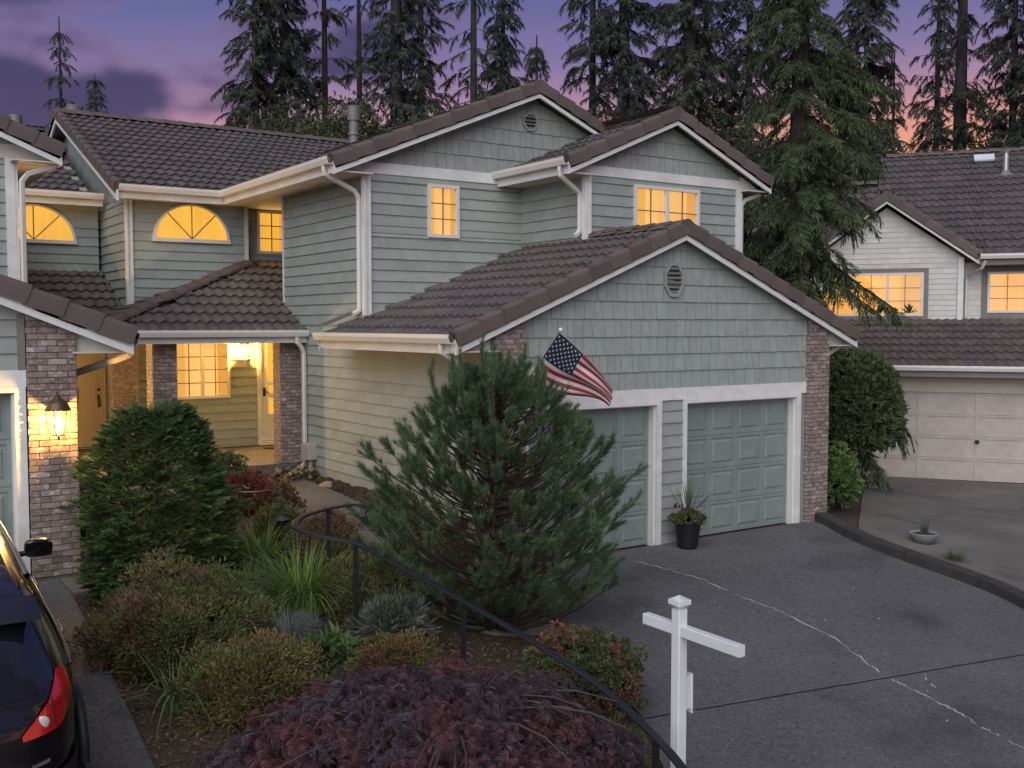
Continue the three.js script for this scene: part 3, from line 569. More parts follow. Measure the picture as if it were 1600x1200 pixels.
// ---------------------------------------------------------------- the sage townhouse with the double garage
{
  const H = House('townhouse', 'sage green townhouse with brown tile roofs, shingled gables and two garage doors');
  const P = .415, C = 1 / Math.hypot(1, P);
  // roofs
  gableZ(H, { xr: 3.3, yr: 4.71, half: 3.95, pitch: .41, zf: .20, zb: -2.0, zbL: -4.05, zbR: -2.6, keepL: (u, v) => !(u < .22 && v > .75) && !(u < 2.0 && v > 4.22) });
  gableZ(H, { xr: 3.3, yr: 7.44, half: 3.92, pitch: P, zf: -3.52, zb: -13.2, keepL: (u, v) => true });
  gableZ(H, { xr: 4.92, yr: 6.86, half: 2.32, pitch: .43, zf: -1.74, zb: -4.1 });
  const lenL = 5.5 / C;
  slope(H, [-2.65, 5.82, -8.7], [1, 0, 0], [0, P, -1], 9.3, lenL, { keep: (u, v) => true });
  slope(H, [6.65, 5.82, -19.7], [-1, 0, 0], [0, P, 1], 9.3, lenL);
  pieces(H, 'ridge_tile', [-2.67, 8.16, -14.2], [6.6, 8.16, -14.2], [0, 0, 1], null, ridgeGeo, M.cap);
  pieces(H, 'rake_tile', [-2.69, 5.82, -8.68], [-2.69, 8.1, -14.2], [1, 0, 0], null, rakeGeo[1], M.cap);
  pieces(H, 'rake_tile', [-2.69, 5.82, -19.7], [-2.69, 8.1, -14.2], [-1, 0, 0], null, rakeGeo[-1], M.cap);
  addEach('barge_board', [extrudeBy([[-2.65, 5.80, -8.66], [-2.65, 8.09, -14.2], [-2.65, 7.9, -14.2], [-2.65, 5.60, -8.66]], V(.04, 0, 0)), extrudeBy([[-2.65, 5.80, -19.7], [-2.65, 8.09, -14.2], [-2.65, 7.9, -14.2], [-2.65, 5.60, -19.7]], V(.04, 0, 0))], M.white, H.roof);
  // hip roof of the porch
  {
    const q = .445, c = 1 / Math.hypot(1, q), len = 3.35 / c;
    const hipU = v => { const z = -6.2 - v * c, y = 3.16 + v * c * q; return (y - 4.47) / .355; };   // x of the hip at slope distance v
    const top = 2.96 / c; 
    slope(H, [-3.0, 3.16, -6.2], [1, 0, 0], [0, q, -1], 3.9, len, { keep: (u, v) => (-3.0 + u > hipU(v) - .1) && (-3 + u < .12 || v > 1.15), deck: [[-.69, 0], [3.04, 0], [3.04, 1.17], [3.9, 1.17], [3.9, len], [2.98, len], [2.98, top], [0, .0]].slice(1).filter((p, i) => i < 4 || i > 5).concat([[2.98, top]]) });
    slope(H, [-3.69, 3.16, -12.1], [0, 0, 1], [1, .355, 0], 5.9, 3.9, { keep: (u, v) => { const z = -12.1 + u, x = -3.69 + v * .942, y = 3.16 + v * .942 * .355; return y < 3.16 + (-6.2 - z) * q + .02 && z < -6.25 && x < -.1 && z > -9.4; }, deck: [[2.9, 0], [5.9, 0], [2.94, 3.9], [2.9, 3.9]] });
    pieces(H, 'hip_tile', [-3.66, 3.20, -6.22], [.0, 4.53, -9.2], [.62, 0, .78], null, ridgeGeo, M.cap, .38, .03);
  }
  finishTiles(H);
  add('lead_flashing', [sweep([[-.62, 3.27, -4.02], [.04, 3.52, -4.02]], [[-.06, 0], [-.06, .05], [.03, .05], [.03, 0]])], M.vent, H.roof);
  // gutters, fascias, soffits
  gutterRun(H, [[-.655, 3.06, -4.06], [-.655, 3.06, .20]]);
  gutterRun(H, [[-.625, 5.79, -8.72], [-.625, 5.79, -3.52]]);
  gutterRun(H, [[-2.62, 5.79, -8.70], [-.70, 5.79, -8.70]]);
  gutterRun(H, [[2.60, 5.83, -3.82], [2.60, 5.83, -1.74]]);
  gutterRun(H, [[-3.62, 3.09, -6.19], [.02, 3.09, -6.19]]);
  addEach('fascia', [box(-.65, 2.93, -4.04, -.62, 3.10, .16), box(-.62, 5.66, -8.66, -.59, 5.83, -3.56), box(-2.60, 5.66, -8.735, -.59, 5.82, -8.705), box(2.61, 5.70, -3.83, 2.64, 5.88, -1.79), box(7.24, 5.70, -3.83, 7.21, 5.88, -1.79), box(-3.58, 2.98, -6.235, .03, 3.14, -6.205), box(7.22, 2.93, -2.5, 7.25, 3.10, .16)], M.white, H.roof);
  addEach('soffit', [box(-.618, 2.945, -4.03, .06, 2.965, .15), box(-.59, 5.69, -8.7, .08, 5.71, -3.56), box(-2.6, 5.69, -9.24, -.59, 5.71, -8.74), box(-.59, 5.692, -9.6, 1.6, 5.708, -7.2), box(2.64, 5.715, -3.84, 3.16, 5.735, -1.8), box(6.68, 5.715, -3.84, 7.21, 5.735, -1.8), box(6.64, 2.945, -2.5, 7.22, 2.965, .15)], M.soffit, H.roof);
  eaveReturn(H, -.615, .06, 2.94, .0, 3.3, 4.71, .41); eaveReturn(H, 7.21, 6.64, 2.94, .0, 3.3, 4.71, .41); eaveReturn(H, -.585, .05, 5.69, -3.83, 3.3, 7.44, P, M.white); eaveReturn(H, 2.645, 3.13, 5.715, -2.0, 4.92, 6.86, .43, M.white); eaveReturn(H, 7.205, 6.71, 5.715, -2.0, 4.92, 6.86, .43, M.white);
  add('fascia_end', [box(-.66, 2.9, -4.08, -.60, 3.13, -4.05)], M.white, H.roof);

  // walls
  const side = frame([.05, 0, 0], [0, 0, 1], [-1, 0, 0]);
  siding(H, 'side_wall', side, rect(-7.28, .6, -.1, 3.3), []);
  siding(H, 'side_wall', side, rect(-7.28, 3.3, -3.86, 5.72), []);
  addEach('foundation', [box(.06, .3, -9.6, .30, .6, -.1), box(.02, -.4, -.1, .2, .6, -.02)], mat([.30, .255, .225], .9, { map: scaled(T.concrete, .8) }), H.g);
  const main = frame([0, 0, -3.85], [1, 0, 0], [0, 0, 1]);
  siding(H, 'front_wall', main, rect(.05, 3.3, 3.14, 5.75), [[1.24, 4.80, 1.79, 5.63]]);
  addEach('frieze_board', [box(.04, 5.75, -3.86, 6.62, 5.93, -3.815)], M.white, H.g);
  shingles(H, main, [[.04, 5.93], [6.62, 5.93], [6.6, 5.99], [3.3, 7.35], [.06, 5.99]], 5.93, .262, .178);
  octVent(H, main, 3.3, 6.9, .155, .155);
  const jog = frame([3.14, 0, 0], [0, 0, 1], [-1, 0, 0]);
  siding(H, 'jog_wall', jog, rect(-3.84, 3.9, -2.04, 5.75), [], { v0: 3.84 });
  const bay = frame([0, 0, -2.03], [1, 0, 0], [0, 0, 1]);
  siding(H, 'bay_wall', bay, rect(3.14, 3.84, 6.7, 5.75), [[4.2, 4.48, 5.65, 5.64]]);
  addEach('frieze_board', [box(3.12, 5.75, -2.04, 6.72, 5.91, -1.995)], M.white, H.g);
  shingles(H, bay, [[3.12, 5.91], [6.72, 5.91], [6.7, 5.99], [4.92, 6.76], [3.14, 5.99]], 5.91, .262, .178);
  // white corner boards
  corner(H, 'corner_board', [.005, 3.45, -3.86, .045, 5.75, -3.76], [.045, 3.45, -3.85, .145, 5.75, -3.79], [.02, 3.72, -7.31, .065, 5.7, -7.25]);
  corner(H, 'corner_board', [3.095, 4.65, -2.06, 3.135, 5.75, -1.96], [3.135, 4.65, -2.03, 3.235, 5.75, -1.97]);
  corner(H, 'corner_board', [6.60, 3.9, -2.03, 6.735, 5.75, -1.975]);
  corner(H, 'corner_board', [-2.385, 3.55, -9.23, -2.345, 5.7, -9.12], [-2.345, 3.55, -9.2, -2.25, 5.7, -9.15], [-.04, 4.45, -9.2, .03, 5.7, -9.15]);
  // closing walls that the photograph does not show
  addEach('rear_wall', [box(6.62, -.3, -19, 6.70, 5.75, -3.9), box(6.58, -.3, -2.6, 6.66, 3.3, -.1), box(-2.3, .3, -19.2, 6.7, 5.75, -19.1), box(6.62, 3.2, -3.9, 6.70, 5.75, -2.04)], M.core, H.g);
  addEach('house_core', [box(1.5, .3, -9.6, 1.58, 5.6, -7.3), box(.20, .2, -7.38, 1.6, 5.6, -7.30)], M.core, H.g);
  // the recessed wall with the half-round window, and the end wall above the neighbour's roof
  const arch = frame([0, 0, -9.2], [1, 0, 0], [0, 0, 1]);
  siding(H, 'arch_wall', arch, rect(-2.34, 3.3, .0, 5.7), []);
  windowArch(H, arch, -1.115, 4.97, .76, .70);
  const endw = frame([-2.34, 0, 0], [0, 0, 1], [-1, 0, 0]);
  siding(H, 'end_wall', endw, [[-11.4, 3.3], [-9.2, 3.3], [-9.2, 5.72], [-11.4, 5.72]], []);
  add('end_wall_core', slab(endw, [[-19.2, 3.0], [-11.3, 3.0], [-9.3, 5.7], [-9.25, 5.98], [-14.2, 7.98], [-19.2, 5.9]].reverse(), -.12, -.03), mat([.26, .28, .27], .8, { map: T.paint }), H.g);
  const rec = frame([0, 0, -9.5], [1, 0, 0], [0, 0, 1]);
  siding(H, 'recess_wall', rec, rect(.0, 4.0, 1.5, 5.7), [[.36, 4.81, .95, 5.65]], { v0: 3.84 });
  windowRect(H, rec, .33, 4.78, .98, 5.68, { cols: 2, rows: 3, lit: M.lit[0], light: 3 });
  // windows in the main walls
  windowRect(H, main, 1.21, 4.77, 1.82, 5.66, { cols: 2, rows: 3, lit: M.lit[1] });
  windowRect(H, bay, 4.17, 4.45, 5.68, 5.67, { sashes: 2, cols: 2, rows: 3, lit: M.lit[1] });
  // garage front
  const gar = frame([0, 0, 0], [1, 0, 0], [0, 0, 1]);
  {
    const gate = r => 4.71 - .41 * Math.abs(r - 3.3) - .1;
    shingles(H, gar, [[.48, 2.36], [6.19, 2.36], [6.19, gate(6.19)], [3.3, gate(3.3)], [.48, gate(.48)]], 2.36, .256, .175);
    addEach('frieze_board', [box(.49, 2.18, -.03, 6.18, 2.36, .035)], M.white, H.g);
    octVent(H, gar, 3.2, 3.97, .185, .255);
    siding(H, 'garage_pier', gar, rect(2.99, .0, 3.43, 2.18), [], { v0: .02, step: .182 });
    addEach('garage_trim', [box(2.90, 0, -.02, 2.99, 2.18, .04), box(3.43, 0, -.02, 3.50, 2.18, .04), box(5.95, 0, -.02, 6.05, 2.18, .04), box(.49, 2.12, -.02, 2.90, 2.18, .038), box(3.50, 2.12, -.02, 5.95, 2.18, .038), box(.49, 0, -.02, .58, 2.12, .04)], M.white, H.g);
    addEach('door_jamb', [box(2.88, 0, -.2, 2.90, 2.12, -.02), box(5.93, 0, -.2, 5.95, 2.12, -.02), box(3.50, 0, -.2, 3.52, 2.12, -.02), box(.58, 0, -.2, .60, 2.12, -.02), box(.6, 2.10, -.2, 2.88, 2.12, -.02), box(3.52, 2.10, -.2, 5.93, 2.12, -.02)], M.frameWin, H.g);
    garageDoor(H, gar, .6, .02, 2.88, 2.10, 4, 4, M.door); garageDoor(H, gar, 3.52, .02, 5.93, 2.10, 4, 4, M.door);
    addEach('garage_core', [box(.1, -.3, -.24, 6.6, 2.3, -.21), box(6.05, -.1, -.2, 6.2, 2.18, .0), box(.4, -.3, -.2, .5, 3.4, .0)], M.core, H.g);
    // brick columns at both corners
    for (const [a, b, lo] of [[0, .49, 1.9], [6.18, 6.66, 0]]) {
      const W = part('brick_column', H.g), ht = 3.62 - .41 * 0;
      const top = a ? 3.40 : 3.40;
      add('mortar_core', box(a + .012, -.2, -.3, b - .012, top, .088), M.mortar, W);
      brickFace(H, W, frame([0, 0, .09], [1, 0, 0], [0, 0, 1]), a, b, .005, top, { seen: [lo, 9], top: u => 4.71 - .41 * Math.abs(u - 3.3) - .12 });
      brickFace(H, W, frame([a, 0, 0], [0, 0, 1], [-1, 0, 0]), -.28, .088, .005, top, { seen: [lo, 3.1], own: false });
      if (lo) brickFace(H, W, frame([0, 0, .09], [1, 0, 0], [0, 0, 1]), a, b, .005, 1.9, { own: false });
    }
  }
  // porch: slab, columns, beam, ceiling, back wall, window, door
  {
    add('porch_slab', sheet([[-5.0, -10.8], [1.5, -10.8], [1.5, -9.52], [1.5, -7.3], [.03, -7.3], [.03, -6.57], [-2.9, -6.57], [-5.0, -6.57]], 0, .3, () => .76), M.concrete, H.g);
    const wall = frame([0, 0, -9.5], [1, 0, 0], [0, 0, 1]);
    siding(H, 'porch_wall', wall, rect(-2.34, .78, 1.5, 3.1), [[-1.39, 1.83, -.32, 2.94], [.34, .82, 1.28, 3.08]], { v0: .78, mats: M.siding });
    windowRect(H, wall, -1.42, 1.80, -.29, 2.97, { sashes: 2, cols: 2, rows: 4, lit: M.lit[1], light: 13 });
    const D = part('front_door', H.g), st = (a, b, c, d, w0, w1) => slab(wall, rect(a, b, c, d), w0, w1);
    add('door_frame', [st(.30, .86, .37, 3.04, -.01, .07), st(1.25, .86, 1.32, 3.04, -.01, .07), st(.30, 3.04, 1.32, 3.12, -.01, .07), st(.30, .78, 1.32, .86, -.01, .16)], M.white, D);
    add('door_leaf', [st(.37, .87, .52, 3.03, .02, .05), st(1.10, .87, 1.25, 3.03, .02, .05), st(.52, .87, 1.10, 1.42, .02, .05), st(.52, 2.93, 1.10, 3.03, .02, .05), st(.52, 1.76, 1.10, 1.86, .022, .05), st(.52, 2.02, 1.10, 2.10, .022, .05)], M.white, D);
    for (const [a, b] of [[1.42, 1.76], [1.86, 2.02], [2.10, 2.93]]) add('door_pane', st(.52, a, 1.10, b, .030, .034), M.glass, D);
    add('lit_door_window', st(.50, 1.40, 1.12, 2.95, .012, .018), M.lit[0], D);
    add('door_handle', [tube([wall.at(.43, 1.9, .05), wall.at(.43, 1.9, .1), wall.at(.52, 1.88, .105)], .011, 10, 6), slab(wall, rect(.405, 1.80, .455, 1.98), .05, .06)], M.black, D);
    areaLight(wall, .81, 2.2, .55, 1.4, .09, 11, [1, .56, .16]);
    add('door_plaque', [slab(wall, many(13, k => { const t = k / 12 * Math.PI; return [-.08 + .14 * Math.cos(t), 2.46 + .11 * Math.sin(t)]; }), .02, .035), slab(wall, rect(-.23, 2.43, .07, 2.46), .02, .045)], M.cream, H.g);
    add('porch_beam', [box(-3.5, 2.98, -6.50, .04, 3.15, -6.30)], M.white, H.g);
    addEach('porch_ceiling', [box(-3.5, 3.10, -9.5, .04, 3.13, -6.5), box(.04, 3.10, -9.5, 1.6, 3.13, -7.32)], M.soffit, H.g);
    const col = (a, b, zf, zb, own) => { const W = part('porch_column', H.g); add('mortar_core', box(a + .01, .7, zb, b - .01, 3.0, zf - .002), M.mortar, W);
      brickFace(H, W, frame([0, 0, zf], [1, 0, 0], [0, 0, 1]), a, b, .765, 2.98, { own }); brickFace(H, W, frame([a, 0, 0], [0, 0, 1], [-1, 0, 0]), zb, zf, .765, 2.98, { own: false }); };
    col(-.34, .03, -6.55, -6.9, true); col(-2.62, -2.22, -6.52, -6.9, true); col(-2.62, -2.14, -9.36, -9.6, false);
  }
  // pipework and roof furniture
  downspout(H, [[-.68, 5.80, -3.75], [-.68, 5.66, -3.75], [-.02, 5.42, -3.9], [-.02, 3.62, -3.9], [-.02, 3.54, -3.9], [-.14, 3.47, -3.9]]);
  downspout(H, [[2.55, 5.84, -1.92], [2.55, 5.68, -1.92], [3.06, 5.45, -2.06], [3.06, 4.82, -2.06], [2.94, 4.74, -2.03]]);
  downspout(H, [[-.70, 3.07, -.1], [-.70, 2.95, -.1], [-.45, 2.82, -.1], [-.02, 2.74, -.35], [-.02, .55, -.35]]);
  downspout(H, [[-.18, 3.10, -6.14], [-.18, 2.98, -6.14], [-.03, 2.85, -6.2], [-.03, .95, -6.2], [-.03, .78, -6.2], [-.2, .68, -6.1]]);
  downspout(H, [[7.28, 5.84, -2.0], [7.24, 5.72, -2.0], [6.78, 5.55, -2.04], [6.78, 3.6, -2.04]]);
  downspout(H, [[7.28, 3.05, -.1], [7.24, 2.97, -.1], [6.98, 2.83, -.15], [6.72, 2.78, -.15], [6.72, .2, -.15]]);
  {
    const pipe = (x, y0, y1, z, r, capH) => { const W = part('flue_pipe', H.g); add('pipe', new THREE.CylinderGeometry(r, r, y1 - y0, 20).toNonIndexed().translate(x, (y0 + y1) / 2, z), M.vent, W);
      add('storm_collar', new THREE.CylinderGeometry(r * 1.18, r * 1.25, .05, 20).toNonIndexed().translate(x, mix(y0, y1, .55), z), M.vent, W);
      add('flue_cap', merge([new THREE.CylinderGeometry(r * 1.42, r * 1.30, capH, 20), new THREE.CylinderGeometry(r * 1.1, r * 1.48, .04, 20).translate(0, capH / 2 + .02, 0)]).translate(x, y1, z), M.vent, W); };
    pipe(3.28, 7.2, 8.22, -11, .115, .30); pipe(-2.1, 7.9, 8.32, -14.9, .14, .22);
  }
  {   // electricity meter cabinet beside the downspout
    const W = part('meter_box', H.g); add('cabinet', [box(-.14, .86, -6.12, .03, 1.16, -5.92)], mat([.42, .36, .32], .5), W); add('cabinet_lid', [box(-.15, .89, -5.915, .03, 1.14, -5.80)], mat([.38, .33, .30], .5), W); add('conduit', [tube([[-.05, .88, -5.9], [-.05, .5, -5.9]], .04, 4, 8)], mat([.36, .31, .28], .6), W);
  }
  settle(H.g, 3.3, 0, -2);
}
lantern('wall_lantern', 'small square wall lantern glowing between the porch window and the front door', frame([0, 0, -9.5], [1, 0, 0], [0, 0, 1]), -.02, 2.78, .15, { s: 1.15, round: false, power: 4.5, bulbK: 14 });

// ---------------------------------------------------------------- the attached townhouse whose garage and lantern stand at the left edge
{
  const H = House('townhouse', 'attached sage townhouse with brick garage column and lantern, partly cut off by the frame');
  const P = .415, C = 1 / Math.hypot(1, P);
  gableZ(H, { xr: -8.39, yr: 4.76, half: 3.95, pitch: .41, zf: -.45, zb: -4.9 });
  gableZ(H, { xr: -8.27, yr: 7.38, half: 3.92, pitch: P, zf: -4.58, zb: -14.5 });
  slope(H, [-13, 5.86, -10.78], [1, 0, 0], [0, P, -1], 10.4, 5.0 / C, { keep: (u, v) => u < 10.35 });
  slope(H, [-2.6, 5.86, -20.8], [-1, 0, 0], [0, P, 1], 10.4, 5.0 / C);
  pieces(H, 'ridge_tile', [-13, 7.99, -15.78], [-2.6, 7.99, -15.78], [0, 0, 1], null, ridgeGeo, M.cap);
  slope(H, [-7.5, 3.14, -8.45], [1, 0, 0], [0, .44, -1], 5.2, 3.12, {});
  finishTiles(H);
  gutterRun(H, [[-12, 5.83, -10.78], [-2.42, 5.83, -10.78]]);
  addEach('fascia', [box(-12, 5.70, -10.83, -2.42, 5.87, -10.80), box(-4.47, 2.98, -4.8, -4.44, 3.15, -.5), box(-4.38, 5.6, -10, -4.35, 5.76, -4.62)], M.white, H.roof);
  addEach('soffit', [box(-12, 5.74, -11.3, -2.42, 5.76, -10.83), box(-5.06, 2.99, -4.8, -4.47, 3.01, -.52), box(-5.0, 5.61, -10.5, -4.38, 5.63, -4.62)], M.soffit, H.roof);
  gutterRun(H, [[-4.46, 3.06, -.62], [-4.46, 3.06, -4.9]]); gutterRun(H, [[-4.38, 5.66, -4.78], [-4.38, 5.66, -10.7]]);
  eaveReturn(H, -4.475, -5.03, 2.99, -.62, -8.39, 4.76, .41); eaveReturn(H, -4.385, -4.95, 5.61, -4.87, -8.27, 7.38, P);
  // walls
  const back = frame([0, 0, -11.25], [1, 0, 0], [0, 0, 1]);
  siding(H, 'arch_wall', back, rect(-6.5, 3.3, -2.42, 5.74), []);
  windowArch(H, back, -3.66, 4.99, .80, .72);
  const up = frame([0, 0, -4.9], [1, 0, 0], [0, 0, 1]);
  siding(H, 'upper_wall', up, rect(-11.6, 3.4, -4.95, 5.66), [], { v0: 3.42 });
  addEach('frieze_board', [box(-11.6, 5.66, -4.91, -4.93, 5.86, -4.865)], M.cream, H.g);
  shingles(H, up, [[-11.5, 5.86], [-4.95, 5.86], [-4.97, 5.92], [-8.27, 7.28], [-11.5, 5.95]], 5.86, .262, .24);
  corner(H, 'corner_board', [-5.06, 3.45, -4.9, -4.94, 5.66, -4.84], [-4.94, 3.45, -4.95, -4.90, 5.66, -4.85]);
  addEach('side_wall', [box(-5.10, .2, -4.9, -5.03, 3.0, -.75), box(-5.03, 3.0, -11.2, -4.96, 5.65, -4.92), box(-5.10, .2, -11.2, -5.03, 3.0, -4.9)], M.core, H.g);
  addEach('closing_wall', [box(-12, .2, -20, -11.6, 5.7, -.8), box(-12, .2, -20.2, -2.4, 5.7, -20)], M.core, H.g);
  const gar = frame([0, 0, -.65], [1, 0, 0], [0, 0, 1]);
  siding(H, 'garage_wall', gar, [[-11.6, 2.82], [-5.52, 2.82], [-5.52, 3.42], [-8.39, 4.6], [-11.6, 3.3]], [], { v0: 2.82 });
  addEach('frieze_board', [box(-11.6, 2.64, -.68, -5.52, 2.82, -.615)], M.white, H.g);
  addEach('garage_trim', [box(-5.64, .5, -.67, -5.53, 2.64, -.61), box(-8.15, 2.58, -.67, -5.64, 2.64, -.612)], M.white, H.g);
  addEach('door_jamb', [box(-5.66, .5, -.85, -5.64, 2.58, -.67)], M.frameWin, H.g);
  add('pilaster_board', [box(-5.60, 2.82, -.66, -5.525, 3.42, -.612)], M.grey, H.g);
  garageDoor(H, gar, -8.1, .53, -5.66, 2.58, 4, 4, M.door);
  addEach('garage_core', [box(-11.6, .2, -.9, -5.1, 2.7, -.87), box(-11.6, .2, -.85, -8.1, 2.64, -.66)], M.core, H.g);
  {
    const W = part('brick_column', H.g);
    add('mortar_core', box(-5.508, .3, -1.1, -5.042, 3.38, -.572), M.mortar, W);
    brickFace(H, W, frame([0, 0, -.57], [1, 0, 0], [0, 0, 1]), -5.52, -5.03, .575, 3.42, { top: u => 4.76 - .41 * Math.abs(u + 8.39) - .12 });
    brickFace(H, W, frame([-5.03, 0, 0], [0, 0, -1], [1, 0, 0]), .572, 1.1, .575, 3.1, { own: false });
  }
  // entry under the lower roof
  const en = frame([0, 0, -10.75], [1, 0, 0], [0, 0, 1]);
  siding(H, 'entry_wall', en, rect(-6.5, .78, -2.36, 3.1), [[-3.30, .8, -2.46, 2.95], [-3.92, 1.89, -3.38, 2.87]], { v0: .78 });
  windowRect(H, en, -3.95, 1.86, -2.98 - .37, 2.9, { cols: 1, rows: 3, lit: M.lit[0], light: 7 });
  const D = part('front_door', H.g);
  add('door_frame', [slab(en, rect(-3.30, .8, -3.22, 2.95), -.03, .06), slab(en, rect(-2.54, .8, -2.46, 2.95), -.03, .06), slab(en, rect(-3.22, 2.87, -2.54, 2.95), -.03, .06)], mat([.34, .27, .2], .6), D);
  add('door_leaf', [slab(en, rect(-3.22, .82, -2.54, 2.87), -.03, .01), slab(en, rect(-3.12, .95, -2.64, 1.55), .01, .02), slab(en, rect(-3.12, 1.7, -2.64, 2.72), .01, .02)], mat([.33, .26, .19], .55), D);
  add('door_handle', [slab(en, rect(-2.62, 1.62, -2.58, 1.88), .01, .02), tube([en.at(-2.6, 1.80, .02), en.at(-2.6, 1.78, .07), en.at(-2.6, 1.66, .07), en.at(-2.6, 1.64, .02)], .012, 12, 6), new THREE.SphereGeometry(.03, 10, 8).toNonIndexed().translate(-2.6, 1.98, -10.72)], M.black, D);
  addEach('porch_ceiling', [box(-6.5, 3.08, -10.75, -3.5, 3.11, -8.5)], M.soffit, H.g);
  add('porch_beam', [box(-6.5, 2.98, -8.6, -3.5, 3.13, -8.44)], M.white, H.g);
  downspout(H, [[-4.38, 5.73, -4.75], [-4.40, 5.60, -4.75], [-4.86, 5.42, -4.78], [-4.86, 3.3, -4.78]]);
  downspout(H, [[-4.40, 3.1, -.66], [-4.42, 2.97, -.66], [-4.90, 2.74, -1.3], [-4.985, 2.70, -1.6], [-4.985, .7, -1.6]]);
  const W = part('flue_pipe', H.g); add('flue_cap', new THREE.CylinderGeometry(.15, .15, .3, 18).toNonIndexed().translate(-3.2, 8.15, -16), M.vent, W);
  settle(H.g, -8.3, .5, -5);
}
lantern('wall_lantern', 'bronze lantern with tapered glass glowing on the brick garage column', frame([0, 0, -.555], [1, 0, 0], [0, 0, 1]), -5.25, 2.28, .15, { s: 1.15, power: 2.8, bulbK: 14 });
{
  const h = add('garden_hose', tube([[-3.05, 2.02, -10.6], [-3.14, 1.7, -10.5], [-3.22, 1.4, -10.4], [-3.32, 1.05, -10.3], [-3.40, .80, -10.2]], .012, 24, 6), mat([.06, .035, .02], .6)); tag(h, 'thin dark cord hanging slantwise beside the entry door', 'cord');
}
lantern('wall_lantern', 'square wall lantern on the garage side wall facing the entry court, behind the brick column', frame([-5.03, 0, 0], [0, 0, -1], [1, 0, 0]), 7.4, 2.45, .16, { s: 1.15, round: false, power: 15, bulbK: 16, col: [1, .64, .28] });

